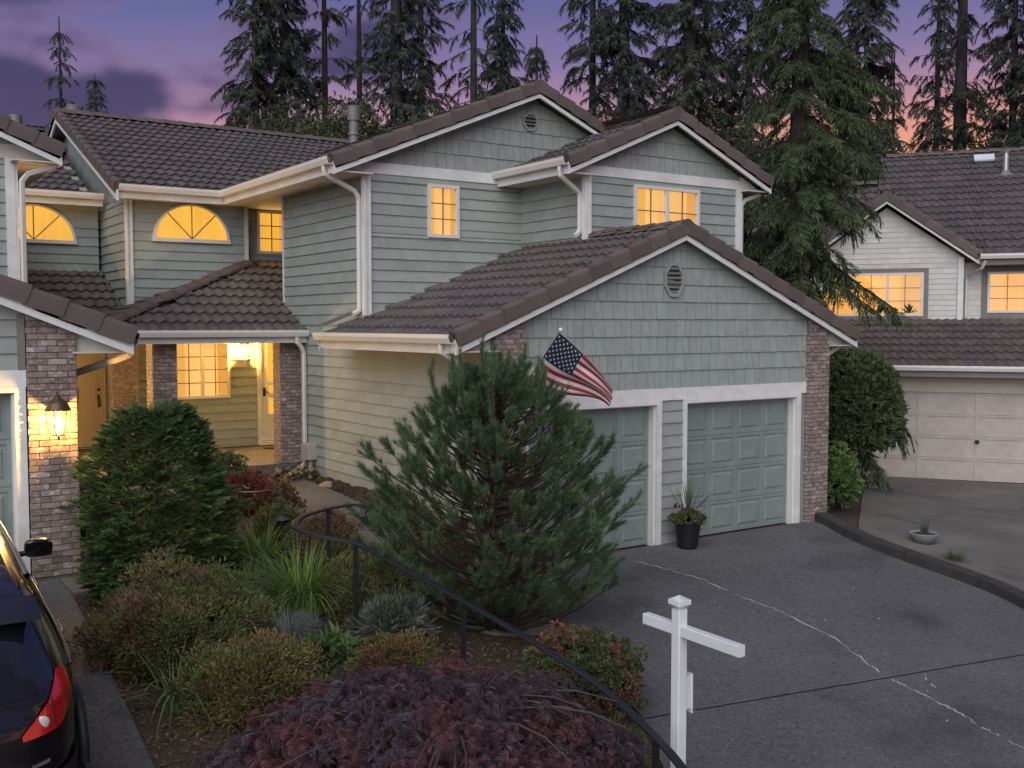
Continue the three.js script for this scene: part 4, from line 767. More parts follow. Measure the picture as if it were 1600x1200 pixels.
// ---------------------------------------------------------------- the cream house across the right-hand drive
{
  const H = House('neighbour_house', 'cream house with wide beige garage door and lit upstairs windows behind spruce');
  const O = [13.07, -.27, -3.93], phi = -55 * Math.PI / 180; H.M = new THREE.Matrix4().makeRotationY(phi).setPosition(...O);
  const y0 = .27;                                     // local heights are above this house's own drive
  const P = .415, Q = .60, c = 1 / Math.hypot(1, P), cq = 1 / Math.hypot(1, Q);
  slope(H, [-1.9, 2.62, .5], [1, 0, 0], [0, P, -1], 9, 2.6 / c, { keep: (u, v) => true });
  slope(H, [2.36, 5.22, -1.75], [1, 0, 0], [0, Q, -1], 4.84, 5.4 / cq);
  slope(H, [-.04, 5.22 + .4 * cq * Q, -1.75 - .4 * cq], [1, 0, 0], [0, Q, -1], 2.4, 5.4 / cq - .4, { odd: 1, keep: (u, v) => v > .4 || u > 1.95 });
  slope(H, [7.2, 5.22, -12.55], [-1, 0, 0], [0, Q, 1], 7.2, 5.4 / cq);
  pieces(H, 'ridge_tile', [.1, 8.5, -7.15], [7.2, 8.5, -7.15], [0, 0, 1], null, ridgeGeo, M.cap);
  pieces(H, 'ridge_tile', [-3.2, 7.55, -5.6], [-.1, 7.55, -5.6], [0, 0, 1], null, ridgeGeo, M.cap);
  slope(H, [-3.2, 5.22, -1.9], [1, 0, 0], [0, Q, -1], 1.36, 3.75 / cq);
  slope(H, [-1.84, 5.22 + 1.3 * Q, -3.2], [1, 0, 0], [0, Q, -1], 1.84, 2.45 / cq);
  gableZ(H, { xr: .27, yr: 6.72, half: 2.12, pitch: .72, zf: -1.78, zb: -5 });
  finishTiles(H);
  gutterRun(H, [[-1.9, 2.54, .5], [7, 2.54, .5]]); gutterRun(H, [[2.4, 5.14, -1.72], [7.2, 5.14, -1.72]]);
  const cs = many(3, i => mat(tint([.60, .575, .55], [1, .96, 1.03][i]), .6, { map: T.paint }));
  const f0 = frame([0, 0, 0], [1, 0, 0], [0, 0, 1]), fg = frame([0, 0, -2.08], [1, 0, 0], [0, 0, 1]), fr = frame([0, 0, -2.45], [1, 0, 0], [0, 0, 1]);
  siding(H, 'gable_wall', fg, [[-1.55, 3.66], [2.05, 3.66], [2.05, 5.2], [.27, 6.48], [-1.55, 5.2]], [[-1.27, 3.81, 1.13, 4.83]], { step: .13, mats: cs, coreMat: M.coreWhite, thick: .016 });
  corner(H, 'corner_board', [1.93, 3.66, -2.08, 2.06, 5.2, -2.03]);
  windowRect(H, fg, -1.3, 3.78, 1.16, 4.86, { sashes: 3, cols: 2, rows: 3, lit: M.lit[2], trim: .11, trimMat: M.grey });
  add('window_sill', [box(-1.45, 3.60, -2.08, 1.35, 3.68, -2.0)], M.white, H.g);
  siding(H, 'recess_wall', fr, rect(2.05, 3.66, 7, 5.1), [[2.65, 3.89, 4.33, 4.83]], { step: .13, mats: cs, coreMat: M.coreWhite, thick: .016 });
  windowRect(H, fr, 2.62, 3.86, 4.36, 4.86, { sashes: 2, cols: 2, rows: 3, lit: M.lit[2], trim: .13, trimMat: M.grey });
  addEach('eave_fascia', [box(-1.9, 2.40, .46, 7, 2.58, .49), box(2.4, 5.0, -1.78, 7.2, 5.18, -1.75)], M.grey, H.g);
  addEach('garage_wall', [box(-1.8, 0, -.1, -.12, 2.5, 0), box(-.12, 2.03, -.1, 6, 2.5, .0), box(-2, 2.28, .0, 6, 2.40, .06)], mat([.46, .40, .34], .7, { map: T.paint }), H.g);
  garageDoor(H, f0, -.12, .02, 4.8, 2.03, 4, 4, M.creamDoor, { inset: .06, raised: false });
  add('door_knob', new THREE.SphereGeometry(.05, 10, 8).toNonIndexed().translate(2.34, .92, .0), M.black, H.g);
  addEach('house_shell', [box(-1.8, 0, -6, -1.7, 5.1, -.1), box(6, 0, -12, 6.1, 5.1, -.1), box(-1.8, 0, -12, 6, 5.1, -11.9), box(-1.55, 3.4, -5.5, -1.5, 5.2, -2.1), box(2.0, 3.3, -2.45, 2.05, 5.15, -2.1)], M.coreWhite, H.g);
  downspout(H, [[2.52, 5.1, -1.7], [2.45, 4.92, -1.78], [2.14, 4.75, -2.35], [2.14, 3.75, -2.38]], .032);
  { // skylight hatch and vent stack on the roof plane
    const at = (x, v, w) => V(x, 5.22 + v * cq * Q + w * cq, -1.75 - v * cq + w * cq * Q), U = V(1, 0, 0), Y = V(0, Q, -1).normalize(), N = U.clone().cross(Y), F = { O: at(0, 0, 0), U, Y, N, at: (u, v, w = 0) => at(0, 0, 0).addScaledVector(U, u).addScaledVector(Y, v).addScaledVector(N, w) };
    const S = part('roof_hatch', H.g); add('hatch_curb', slab(F, rect(2.48, 5.42, 2.92, 5.72), .02, .14), M.grey, S); add('hatch_lid', slab(F, rect(2.44, 5.38, 2.96, 5.76), .14, .19), mat([.62, .66, .7], .4), S);
    const b = F.at(3.2, 4.72, .05), W = part('vent_stack', H.g); add('pipe', new THREE.CylinderGeometry(.075, .085, .6, 16).toNonIndexed().translate(b.x, b.y + .25, b.z), M.metal, W); add('flashing', new THREE.CylinderGeometry(.1, .24, .16, 4).rotateY(Math.PI / 4).toNonIndexed().translate(b.x, b.y - .02, b.z + .04), M.metal, W); add('stack_cap', new THREE.CylinderGeometry(.12, .1, .06, 16).toNonIndexed().translate(b.x, b.y + .57, b.z), M.metal, W);
  }
  { // house plants on the sill, dark against the lit curtain
    const r = seeded(9), leaf = []; for (const [x, s] of [[.15, .15], [.85, .17], [.5, .1]]) for (let k = 0; k < 26; k++) { const t = r() * 6.28, l = s * (.5 + r()), a = V(x, 3.86, -2.055), b = a.clone().add(V(Math.cos(t) * l, Math.abs(Math.sin(t)) * l * 1.1, 0)), m = a.clone().lerp(b, .6).add(V(.02, .02, 0)); leaf.push(...a, ...m, ...b, ...a, ...b, ...m.add(V(-.04, -.02, 0))); }
    add('window_plants', soup(leaf), mat([.05, .06, .02], .8), H.g);
  }
  H.g.position.set(...O); H.g.rotation.y = phi;
}

// ---------------------------------------------------------------- handrail beside the walk
const RIGHT = V(Math.cos(YAW), 0, Math.sin(YAW)), AHEAD = V(Math.sin(YAW), 0, -Math.cos(YAW));
{
  const R = thing('handrail', 'black iron handrail curving down beside the garden walk on square posts', 'handrail');
  // plan position (metres right of and ahead of the viewer's axis) and height of the flat top bar
  const pts = [[-1.62, 11.12, 1.22], [-1.62, 11.2, 1.31], [-1.74, 11.2, 1.345], [-1.98, 11.0, 1.335], [-2.19, 10.65, 1.31], [-2.16, 10.28, 1.275], [-1.92, 10.12, 1.23], [-1.52, 10.03, 1.17], [-1.17, 9.75, 1.07], [-.42, 9.05, .86], [.26, 8.35, .66], [.72, 7.85, .49], [1.09, 7.2, .31], [1.25, 6.7, .2]];
  const P = pts.map(([r, a, y]) => V(EYE.x + RIGHT.x * r + AHEAD.x * a, y, EYE.z + RIGHT.z * r + AHEAD.z * a));
  const c = new THREE.CatmullRomCurve3(P, false, 'catmullrom', .5), Q = c.getPoints(110);
  add('top_rail', sweep(Q, [[-.034, -.012], [-.034, .004], [-.024, .011], [.024, .011], [.034, .004], [.034, -.012]].reverse()), M.iron, R);
  for (const [r, a] of [[-1.92, 10.98], [-1.52, 10.03], [-.42, 9.05], [1.02, 7.35]]) {
    let best = null; for (const q of Q) { const d = Math.hypot(q.x - (EYE.x + RIGHT.x * r + AHEAD.x * a), q.z - (EYE.z + RIGHT.z * r + AHEAD.z * a)); if (!best || d < best[0]) best = [d, q]; }
    const q = best[1]; add('post', [box(q.x - .019, ground(q.x, q.z) - .1, q.z - .019, q.x + .019, q.y - .012, q.z + .019)], M.iron, R);
  }
  settle(R, P[7].x, ground(P[7].x, P[7].z), P[7].z);
}
// ---------------------------------------------------------------- real-estate post (no board hung on it)
{
  const x = -1.95, z = 5.69, g = ground(x, z), S = thing('sign_post', 'white square sign post with one long arm and an empty leaflet box', 'sign post', undefined, [x, g, z]);
  const wm = mat([.68, .69, .71], .45, { map: T.plain }), ch = (w, h, d, b = .006) => { const s = new THREE.Shape(); s.moveTo(-w / 2 + b, -d / 2); s.lineTo(w / 2 - b, -d / 2); s.lineTo(w / 2, -d / 2 + b); s.lineTo(w / 2, d / 2 - b); s.lineTo(w / 2 - b, d / 2); s.lineTo(-w / 2 + b, d / 2); s.lineTo(-w / 2, d / 2 - b); s.lineTo(-w / 2, -d / 2 + b); return metreUV(new THREE.ExtrudeGeometry(s, { depth: h, bevelEnabled: false }).rotateX(-Math.PI / 2)); };
  add('post', ch(.089, 1.20 - g, .089), wm, S);
  add('cap', [ch(.128, .035, .128, .004).translate(0, 1.165 - g, 0), new THREE.ConeGeometry(.088, .035, 4).rotateY(Math.PI / 4).toNonIndexed().translate(0, 1.2175 - g, 0), new THREE.CylinderGeometry(.088, .068, .03, 4).rotateY(Math.PI / 4).toNonIndexed().translate(0, 1.15 - g, 0)], wm, S);
  add('arm', [metreUV(ch(.072, .34, .086).rotateX(Math.PI / 2).translate(0, .965 - g, -.384)), metreUV(ch(.072, .60, .086).rotateX(Math.PI / 2).translate(0, .965 - g, .044))], wm, S);
  add('leaflet_box', [box(.046, .34 - g, -.035, .10, .60 - g, .035), box(.10, .30 - g, -.04, .112, .61 - g, .04)], wm, S);
}
// ---------------------------------------------------------------- flag on the garage column
{
  const A = V(.25, 2.25, .1), B = V(.25, 3.24, 1.2), d = B.clone().sub(A), L = d.length(); d.normalize();
  const F = thing('flag', 'american flag drooping from a short pole on the garage wall', 'flag', undefined, [A.x, A.y, A.z]);
  add('pole', [tube([[0, 0, 0], d.clone().multiplyScalar(L)], .013, 6, 10)], mat([.5, .5, .52], .3, { metalness: .5 }), F);
  add('finial', new THREE.SphereGeometry(.026, 14, 10).toNonIndexed().translate(...d.clone().multiplyScalar(L)), mat([.7, .7, .7], .25), F);
  add('bracket', [box(-.03, -.1, -.02, .03, .08, .02)], M.black, F);
  const cv = document.createElement('canvas'); cv.width = 760; cv.height = 400; const x = cv.getContext('2d');
  for (let i = 0; i < 13; i++) { x.fillStyle = i % 2 ? '#e6e2e0' : '#a81f32'; x.fillRect(0, i * 400 / 13, 760, 400 / 13 + 1); }
  x.fillStyle = '#1d2547'; x.fillRect(0, 0, 304, 400 * 7 / 13); x.fillStyle = '#f2f2f0';
  for (let r = 0; r < 9; r++) for (let c = 0; c < (r % 2 ? 5 : 6); c++) { const cx = 304 * (1 + 2 * c + (r % 2)) / 12, cy = 400 * 7 / 13 * (r + 1) / 10; x.beginPath(); for (let k = 0; k < 10; k++) { const t = k * Math.PI / 5 - Math.PI / 2, q = k % 2 ? 5 : 12.5; x.lineTo(cx + q * Math.cos(t), cy + q * Math.sin(t)); } x.closePath(); x.fill(); }
  const tex = new THREE.CanvasTexture(cv); tex.colorSpace = THREE.SRGBColorSpace;
  const m = phys([.95, .95, .95], .85, { map: tex, side: THREE.DoubleSide, transmission: .25, thickness: 0 });
  const nu = 44, nv = 30, pos = [], uv = [], idx = [], fly = V(.74, -.60, .10).normalize(), top = d.clone().multiplyScalar(L - .05), side = V(-.55, -.25, .8).normalize();
  for (let j = 0; j <= nv; j++) for (let i = 0; i <= nu; i++) {
    const s = i / nu, t = j / nv, gather = mix(1, .30, smooth(.05, 1, s)), w = t * .86 * gather;
    const p = top.clone().addScaledVector(d, -w).addScaledVector(fly, s * .98 + .10 * s * t);
    p.y -= .14 * s * s + .05 * Math.sin(s * Math.PI) * t; p.x += .05 * Math.sin(s * 2.2) ;
    p.addScaledVector(side, (.055 * Math.sin(t * 15 + s * 2.5) * smooth(.08, .8, s) + .045 * Math.sin(t * 8 - s * 4 + 1) * smooth(0, .6, s)));
    pos.push(...p); uv.push(s, 1 - t);
  }
  for (let j = 0; j < nv; j++) for (let i = 0; i < nu; i++) { const a = j * (nu + 1) + i; idx.push(a, a + 1, a + nu + 2, a, a + nu + 2, a + nu + 1); }
  const g = new THREE.BufferGeometry(); g.setAttribute('position', new THREE.Float32BufferAttribute(pos, 3)); g.setAttribute('uv', new THREE.Float32BufferAttribute(uv, 2)); g.setIndex(idx); g.computeVertexNormals();
  add('cloth', g, m, F);
}
// ---------------------------------------------------------------- door mat, path light, driftwood, stones, plant hoop
{
  const n = 20, tri = []; const g = extrudeBy(many(n, k => { const t = k / (n - 1) * Math.PI; return [.75 + .55 * Math.cos(t), .765, -8.95 + .42 * Math.sin(t)]; }), V(0, .018, 0));
  tag(add('door_mat', g, mat([.13, .045, .02], .95, { map: scaled(T.soil, 3) })), 'half-round rust brown door mat on the porch slab', 'door mat');
}
{
  const x = -2.80, z = -.28, y = ground(x, z), P = thing('path_light', 'black garden path light on a thin stake among leafy plants', 'path light', undefined, [x, y, z]);
  add('stake', new THREE.CylinderGeometry(.014, .014, .50, 8).toNonIndexed().translate(0, .22, 0), M.black, P);
  add('lamp_head', new THREE.LatheGeometry([[.001, .56], [.03, .55], [.085, .515], [.09, .50], [.04, .497], [.035, .46], [.001, .455]].map(p => new THREE.Vector2(...p)), 18).toNonIndexed(), mat([.05, .05, .05], .5), P);
}
{
  const D = thing('driftwood', 'bundle of weathered driftwood at the foot of the porch downspout', 'driftwood', undefined, [-.35, .56, -5.75]), r = seeded(21), wood = many(3, i => mat([[.34, .26, .17], [.28, .22, .15], [.40, .31, .21]][i], .85, { map: scaled(T.bark, 2, 1), bumpMap: scaled(T.bark, 2, 1), bumpScale: .006 }));
  for (let k = 0; k < 15; k++) { const a = V((r() - .5) * .9, .04 + r() * .06, (r() - .5) * .34), t = r() * 6.28, l = .16 + r() * .22, b = a.clone().add(V(Math.cos(t) * l, .03 + r() * .13, Math.sin(t) * l)), m = a.clone().lerp(b, .5).add(V(0, .05 + r() * .04, 0)); add('branch', tube([a, m, b], .022 + r() * .022, 8, 7), wood[k % 3], D); }
}
function rock(seed, s, flat = .6) {
  const g = new THREE.IcosahedronGeometry(1, 2), p = g.attributes.position; for (let i = 0; i < p.count; i++) { const v = V().fromBufferAttribute(p, i), k = .78 + .42 * noise3(v.x * 1.4 + seed, v.y * 1.4 + seed * 2, v.z * 1.4) + .14 * noise3(v.x * 4, v.y * 4 + seed, v.z * 4); p.setXYZ(i, v.x * k * s, v.y * k * s * flat, v.z * k * s); } g.computeVertexNormals(); return metreUV(g);
}
tag(add('garden_stone', rock(3, .14, .5).translate(-.28, ground(-.28, -4.6) + .05, -4.6), mat([.42, .36, .28], .9, { map: scaled(T.concrete, 1.5) })), 'pale flat stone at the back of the dark rock border', 'stone');
tag(add('garden_stone', rock(8, .19, .85).translate(-3.45, ground(-3.45, 1.85) + .08, 1.85), mat([.10, .095, .095], .9, { map: scaled(T.concrete, 1.5) })), 'dark grey boulder behind the blue grass tuft', 'stone');
{ // lava rock border along the side wall
  const r = seeded(31), im = new THREE.InstancedMesh(rock(5, 1, .8), mat([.085, .05, .042], .95, { map: scaled(T.soil, 2) }), 900), m = new THREE.Matrix4(), q = new THREE.Quaternion(), c = new THREE.Color();
  for (let i = 0; i < 900; i++) { const z = -5.3 + r() * 5.1, w = mix(.18, .44, smooth(-5.3, -2.5, z)), x = -.02 - r() * w - .03, s = .022 + r() * .04; q.setFromEuler(new THREE.Euler(r() * 6, r() * 6, r() * 6)); im.setMatrixAt(i, m.compose(V(x, ground(x, z) + .02 + r() * .05, z), q, V(s, s, s))); const k = .7 + r() * .6; im.setColorAt(i, c.setRGB(k, k * .95, k * .92)); }
  im.name = 'lava_gravel'; im.userData = { kind: 'stuff', label: 'dark brown lava rock border along the foot of the side wall', category: 'gravel' }; scene.add(im);
}
{ // bark mulch over the beds
  const r = seeded(33), n = 9000, g = box(-.5, -.12, -.2, .5, .12, .2), im = new THREE.InstancedMesh(g, mat([.10, .062, .042], .95), n), m = new THREE.Matrix4(), q = new THREE.Quaternion(), c = new THREE.Color(); let k = 0;
  while (k < n) { const z = -5 + r() * 12.5, x = -5.4 + r() * 5.6; const inBed = (z > 0 ? x > -5.35 && x < -.35 - .30 * Math.max(0, z - 2) && !(z < 2.1 && x > -2.1) : x > -4.3 + Math.max(0, -z - 2) * .35 && x < -1.75); if (!inBed) continue; const s = .018 + r() * .034; q.setFromEuler(new THREE.Euler((r() - .5) * 1.2, r() * 6, (r() - .5) * 1.2)); im.setMatrixAt(k, m.compose(V(x, ground(x, z) + .008 + r() * .014, z), q, V(s, s, s))); const t = .5 + r() * 1.1; im.setColorAt(k, c.setRGB(t, t * (.85 + r() * .2), t * .85)); k++; }
  im.name = 'bark_mulch'; im.userData = { kind: 'stuff', label: 'dark reddish bark mulch covering the planting beds', category: 'mulch' }; scene.add(im);
}
{ // pale grit scattered on the drive
  const r = seeded(35), n = 150, im = new THREE.InstancedMesh(rock(2, 1, .6), mat([.42, .40, .38], .9), n), m = new THREE.Matrix4(), q = new THREE.Quaternion();
  for (let i = 0; i < n; i++) { const z = .5 + r() * 6.5, x = -1 + r() * 6.4 - z * .15, s = .003 + r() * r() * r() * .012; im.setMatrixAt(i, m.compose(V(x, ground(x, z) + .032, z), q.setFromEuler(new THREE.Euler(r() * 6, r() * 6, 0)), V(s, s, s))); }
  im.name = 'driveway_grit'; im.userData = { kind: 'stuff', label: 'scattered pale grit lying on the dark driveway', category: 'grit' }; scene.add(im);
}
{
  const x = -2.3, z = -2.7, y = ground(x, z), W = thing('plant_hoop', 'thin wire hoop support standing round the red shrub', 'plant support', undefined, [x, y, z]), m = mat([.35, .33, .30], .4, { metalness: .6 });
  add('hoop', new THREE.TorusGeometry(.36, .006, 6, 40).rotateX(Math.PI / 2).toNonIndexed().translate(0, .44, 0), m, W);
  for (let k = 0; k < 3; k++) { const t = k * 2.1 + .4; add('leg', new THREE.CylinderGeometry(.005, .005, .46, 6).toNonIndexed().translate(.36 * Math.cos(t), .22, .36 * Math.sin(t)), m, W); }
}
// ---------------------------------------------------------------- parked car
{
  const K = thing('parked_car', 'black crossover car parked facing the left garage, red tail lamp visible', 'car', undefined, [-6.85, ground(-6.9, 2.35) + .03, 2.35]);
  K.rotation.x = Math.atan(.12);
  const paint = phys([.006, .006, .007], .22, { clearcoat: 1, clearcoatRoughness: .03 }), glass = phys([.008, .009, .011], .04, { clearcoat: 1, clearcoatRoughness: .02 }), chrome = mat([.62, .63, .65], .16, { metalness: 1 }), rubber = mat([.012, .012, .012], .8), plastic = mat([.02, .02, .021], .55);
  // levels: height, half width, rear and front extent, roundness of the corners in plan
  const LV = [[.30, .80, 2.16, -2.16, 6], [.38, .86, 2.26, -2.26, 5], [.55, .895, 2.31, -2.32, 4.5], [.74, .90, 2.32, -2.33, 4.2], [.88, .90, 2.30, -2.28, 4.2], [.97, .885, 2.27, -2.12, 4.2], [1.02, .865, 2.24, -1.75, 4.4], [1.06, .845, 2.22, -1.38, 4.6], [1.14, .815, 2.15, -1.22, 4.6], [1.26, .765, 2.02, -.98, 4.6], [1.38, .71, 1.87, -.74, 4.6], [1.48, .66, 1.74, -.53, 4.6], [1.55, .60, 1.62, -.36, 4.8], [1.595, .50, 1.48, -.18, 4.8], [1.615, .30, 1.2, .1, 4], [1.62, .02, .75, .6, 2]];
  const lerpL = y => { let k = 0; while (k < LV.length - 2 && y > LV[k + 1][0]) k++; const a = LV[k], b = LV[k + 1], t = clamp((y - a[0]) / (b[0] - a[0])); return a.map((x, i) => mix(x, b[i], t)); };
  const at = (phi, y, off = 0) => { const [, a, zr, zf, n] = lerpL(y), zc = (zr + zf) / 2, b = (zr - zf) / 2, c = Math.cos(phi), s = Math.sin(phi), pw = x => Math.sign(x) * Math.pow(Math.abs(x), 2 / n); return V((a + off) * pw(c), y, zc + (b + off) * pw(s)); };
  const patch = (p0, p1, y0, y1, off, nu, nv, shape = (s, t) => [s, t]) => { const pos = [], idx = [], uv = []; for (let j = 0; j <= nv; j++) for (let i = 0; i <= nu; i++) { const [s, t] = shape(i / nu, j / nv); pos.push(...at(mix(p0, p1, s), mix(y0, y1, t), off)); uv.push(s, t); } for (let j = 0; j < nv; j++) for (let i = 0; i < nu; i++) { const a = j * (nu + 1) + i; idx.push(a, a + nu + 2, a + 1, a, a + nu + 1, a + nu + 2); } const g = new THREE.BufferGeometry(); g.setAttribute('position', new THREE.Float32BufferAttribute(pos, 3)); g.setAttribute('uv', new THREE.Float32BufferAttribute(uv, 2)); g.setIndex(idx); g.computeVertexNormals(); return g; };
  { // body: stacked plan outlines
    const nphi = 120, ys = []; for (let k = 0; k + 1 < LV.length; k++) for (let q = 0; q < 3; q++) ys.push(mix(LV[k][0], LV[k + 1][0], q / 3)); ys.push(1.62);
    const pos = [], idx = []; for (const y of ys) for (let i = 0; i < nphi; i++) pos.push(...at(i / nphi * 2 * Math.PI, y));
    for (let j = 0; j + 1 < ys.length; j++) for (let i = 0; i < nphi; i++) { const a = j * nphi + i, b = j * nphi + (i + 1) % nphi; idx.push(a, b + nphi, b, a, a + nphi, b + nphi); }
    const g = new THREE.BufferGeometry(); g.setAttribute('position', new THREE.Float32BufferAttribute(pos, 3)); g.setIndex(idx); g.computeVertexNormals(); add('body', g, paint, K);
    add('underbody', [box(-.78, .20, -2.1, .78, .31, 2.1)], plastic, K);
  }
  const zphi = (z, y) => { const [, a, zr, zf, n] = lerpL(y), q = clamp((z - (zr + zf) / 2) / ((zr - zf) / 2), -1, 1); return Math.asin(Math.sign(q) * Math.pow(Math.abs(q), n / 2)); };
  const H2 = Math.PI / 2;
  add('rear_window', patch(H2 - .62, H2 + .62, 1.10, 1.46, .006, 24, 8, (s, t) => [mix(s, .5 + (s - .5) * 1.05, t), t + .10 * (1 - t) * Math.pow(2 * s - 1, 2)]), glass, K);
  add('windscreen', patch(-H2 - .7, -H2 + .7, 1.12, 1.50, .006, 24, 8), glass, K);
  for (const s of [1, -1]) {
    const f = p => s > 0 ? p : Math.PI - p;
    for (const [za, zb] of [[-.82, .18], [.24, 1.02], [1.08, 1.62]]) { const pts = (u, t) => { const y = mix(1.10, za > 1 ? 1.36 : 1.43, t), z = mix(za + (za < 0 ? .42 * t : 0), zb - (zb > 1.2 ? .30 * t : .03 * t), u); return at(f(zphi(z, y)), y, .006); }; const pos = [], idx = []; for (let j = 0; j <= 5; j++) for (let i = 0; i <= 6; i++) pos.push(...pts(i / 6, j / 5)); for (let j = 0; j < 5; j++) for (let i = 0; i < 6; i++) { const a = j * 7 + i; idx.push(a, a + 8, a + 1, a, a + 7, a + 8); } const g = new THREE.BufferGeometry(); g.setAttribute('position', new THREE.Float32BufferAttribute(pos, 3)); g.setIndex(idx); g.computeVertexNormals(); add('side_window', g, glass, K); }
    add('window_trim', tube(many(12, i => { const z = mix(-1.0, 1.72, i / 11); return at(f(zphi(z, 1.085)), 1.085, .012); }), .009, 30, 6), chrome, K);
    add('roof_rail', tube(many(12, i => { const z = mix(-.15, 1.35, i / 11), p = at(f(zphi(z, 1.555)), 1.555); return V(s * .60, 1.60 + .02 * Math.sin(i / 11 * Math.PI), z); }), .020, 24, 8), chrome, K);
    // tail lamp wraps the rear corner
    const lamp = (u, t) => [u, t]; 
    const tl = add('tail_lamp', patch(f(H2 - .20), f(.72), .88, 1.17, .014, 26, 12, (u, t) => { const lo = mix(.0, .34, smooth(.45, 1, u)), hi = .10 + .90 * Math.pow(Math.min(1, u / .72), .85); return [u, mix(lo, hi, t)]; }), phys([.50, .008, .012], .12, { clearcoat: 1, clearcoatRoughness: .02 }), K);
    add('lamp_divider', tube(many(6, i => at(f(H2 - .47), mix(.89, 1.08, i / 5), .016)), .005, 8, 4), rubber, tl);
    add('reversing_lamp', new THREE.SphereGeometry(.045, 18, 12).scale(1, 1, .35).toNonIndexed().translate(...at(f(H2 - .36), .945, .006)), phys([.55, .50, .48], .15, { clearcoat: 1 }), tl);
    for (const [z, y] of [[.95, 1.0], [-.12, .98]]) { const p = at(f(zphi(z, y)), y, .03), q = at(f(zphi(z - .2, y)), y, .03); add('door_handle', [tube([at(f(zphi(z, y)), y, .0), p, q, at(f(zphi(z - .22, y)), y, 0)], .013, 12, 6)], chrome, K); }
    for (const z of [-.82, .22, 1.2]) add('door_gap', tube(many(6, i => { const y = mix(.45, 1.06, i / 5), zz = z + (z > 1 ? .1 * Math.sin(i / 5 * 3) : 0); return at(f(zphi(zz, y)), y, .001); }), .004, 10, 4), rubber, K);
    // mirror
    const mx = s * .98, mz = -.76, my = 1.10, mg = new THREE.SphereGeometry(1, 22, 14); { const p = mg.attributes.position; for (let i = 0; i < p.count; i++) { const sg = (x, e) => Math.sign(x) * Math.pow(Math.abs(x), e); p.setXYZ(i, sg(p.getX(i), .6) * .115, sg(p.getY(i), .6) * .078, (p.getZ(i) > 0 ? sg(p.getZ(i), .4) * .045 : p.getZ(i) * .10)); } mg.computeVertexNormals(); }
    const mm = add('wing_mirror', mg.toNonIndexed().translate(mx + s * .045, my, mz), paint, K); add('mirror_arm', [tube([[s * .84, 1.06, mz + .02], [s * .92, 1.06, mz], [mx, 1.08, mz]], .026, 8, 8)], paint, mm); add('mirror_glass', [box(mx + s * .045 - .10, my - .062, mz + .044, mx + s * .045 + .10, my + .062, mz + .050)], mat([.30, .32, .36], .05, { metalness: 1 }), mm);
    for (const z of [-1.38, 1.34]) { const w = part('wheel', K); w.position.set(s * .80, .345, z); add('tyre', new THREE.LatheGeometry([[.22, -.11], [.325, -.115], [.345, -.09], [.348, 0], [.345, .09], [.325, .115], [.22, .11]].map(p => new THREE.Vector2(...p)), 40).rotateZ(Math.PI / 2).toNonIndexed(), rubber, w); add('rim', merge([new THREE.CylinderGeometry(.225, .225, .16, 32, 1, true).rotateZ(H2), ...many(5, k => box(-.03, 0, -.04, .03, .22, .04).rotateX(k * 2 * Math.PI / 5).translate(s * .07, 0, 0)), new THREE.CylinderGeometry(.06, .06, .06, 16).rotateZ(H2).translate(s * .07, 0, 0)]), mat([.4, .41, .42], .3, { metalness: .9 }), w); add('wheel_arch', new THREE.TorusGeometry(.385, .035, 8, 30, Math.PI).rotateY(H2).translate(s * .095, .01, 0).toNonIndexed(), plastic, w); }
    add('headlamp', patch(f(-H2 + .42), f(-.62), .72, .92, .010, 12, 6), phys([.5, .5, .52], .1, { clearcoat: 1 }), K);
  }
  // roof spoiler, tailgate seams, badge, bumper, number plate recess
  { const p = []; const sec = [[-.02, 0], [.26, -.035], [.28, -.06], [.02, -.07]]; add('roof_spoiler', extrudeBy(sec.map(([z, y]) => [-.60, 1.545 + y, 1.60 + z]), V(1.2, 0, 0)), paint, K); }
  add('tailgate_seam', [tube(many(14, i => at(mix(H2 - .66, H2 - .60, i / 13), mix(.62, 1.44, i / 13), .001)), .004, 30, 4), tube(many(14, i => at(mix(H2 + .66, H2 + .60, i / 13), mix(.62, 1.44, i / 13), .001)), .004, 30, 4), tube(many(14, i => at(mix(H2 - .66, H2 + .66, i / 13), .62, .001)), .004, 30, 4)], rubber, K);
  add('rear_bumper', patch(H2 - .95, H2 + .95, .34, .60, .02, 30, 6), plastic, K);
  for (let k = 0; k < 7; k++) { const p = at(H2 - .40 + k * .022, .70, .004); add('badge', box(p.x - .009, p.y - .012, p.z - .003, p.x + .006, p.y + .012, p.z + .004), chrome, K); }
}

// ---------------------------------------------------------------- plants
const UP = V(0, 1, 0);
function leafMat(rgb, o = {}) { return phys(rgb, .72, { transmission: .22, thickness: 0, side: THREE.DoubleSide, ...o }); }
function mergeCopies(name, geo, material, list, parent) {     // list of {m: Matrix4, c: rgb}: every leaf is real geometry of its plant
  const src = geo.attributes.position.array, nv = src.length / 3, pos = new Float32Array(nv * 3 * list.length), col = new Float32Array(nv * 3 * list.length); let o = 0;
  for (const { m, c } of list) { const e = m.elements; for (let i = 0; i < nv; i++) { const x = src[3 * i], y = src[3 * i + 1], z = src[3 * i + 2]; pos[o] = e[0] * x + e[4] * y + e[8] * z + e[12]; pos[o + 1] = e[1] * x + e[5] * y + e[9] * z + e[13]; pos[o + 2] = e[2] * x + e[6] * y + e[10] * z + e[14]; col[o] = c[0]; col[o + 1] = c[1]; col[o + 2] = c[2]; o += 3; } }
  const g = new THREE.BufferGeometry(); g.setAttribute('position', new THREE.BufferAttribute(pos, 3)); g.setAttribute('color', new THREE.BufferAttribute(col, 3));
  material.vertexColors = true; return add(name, g, material, parent);
}
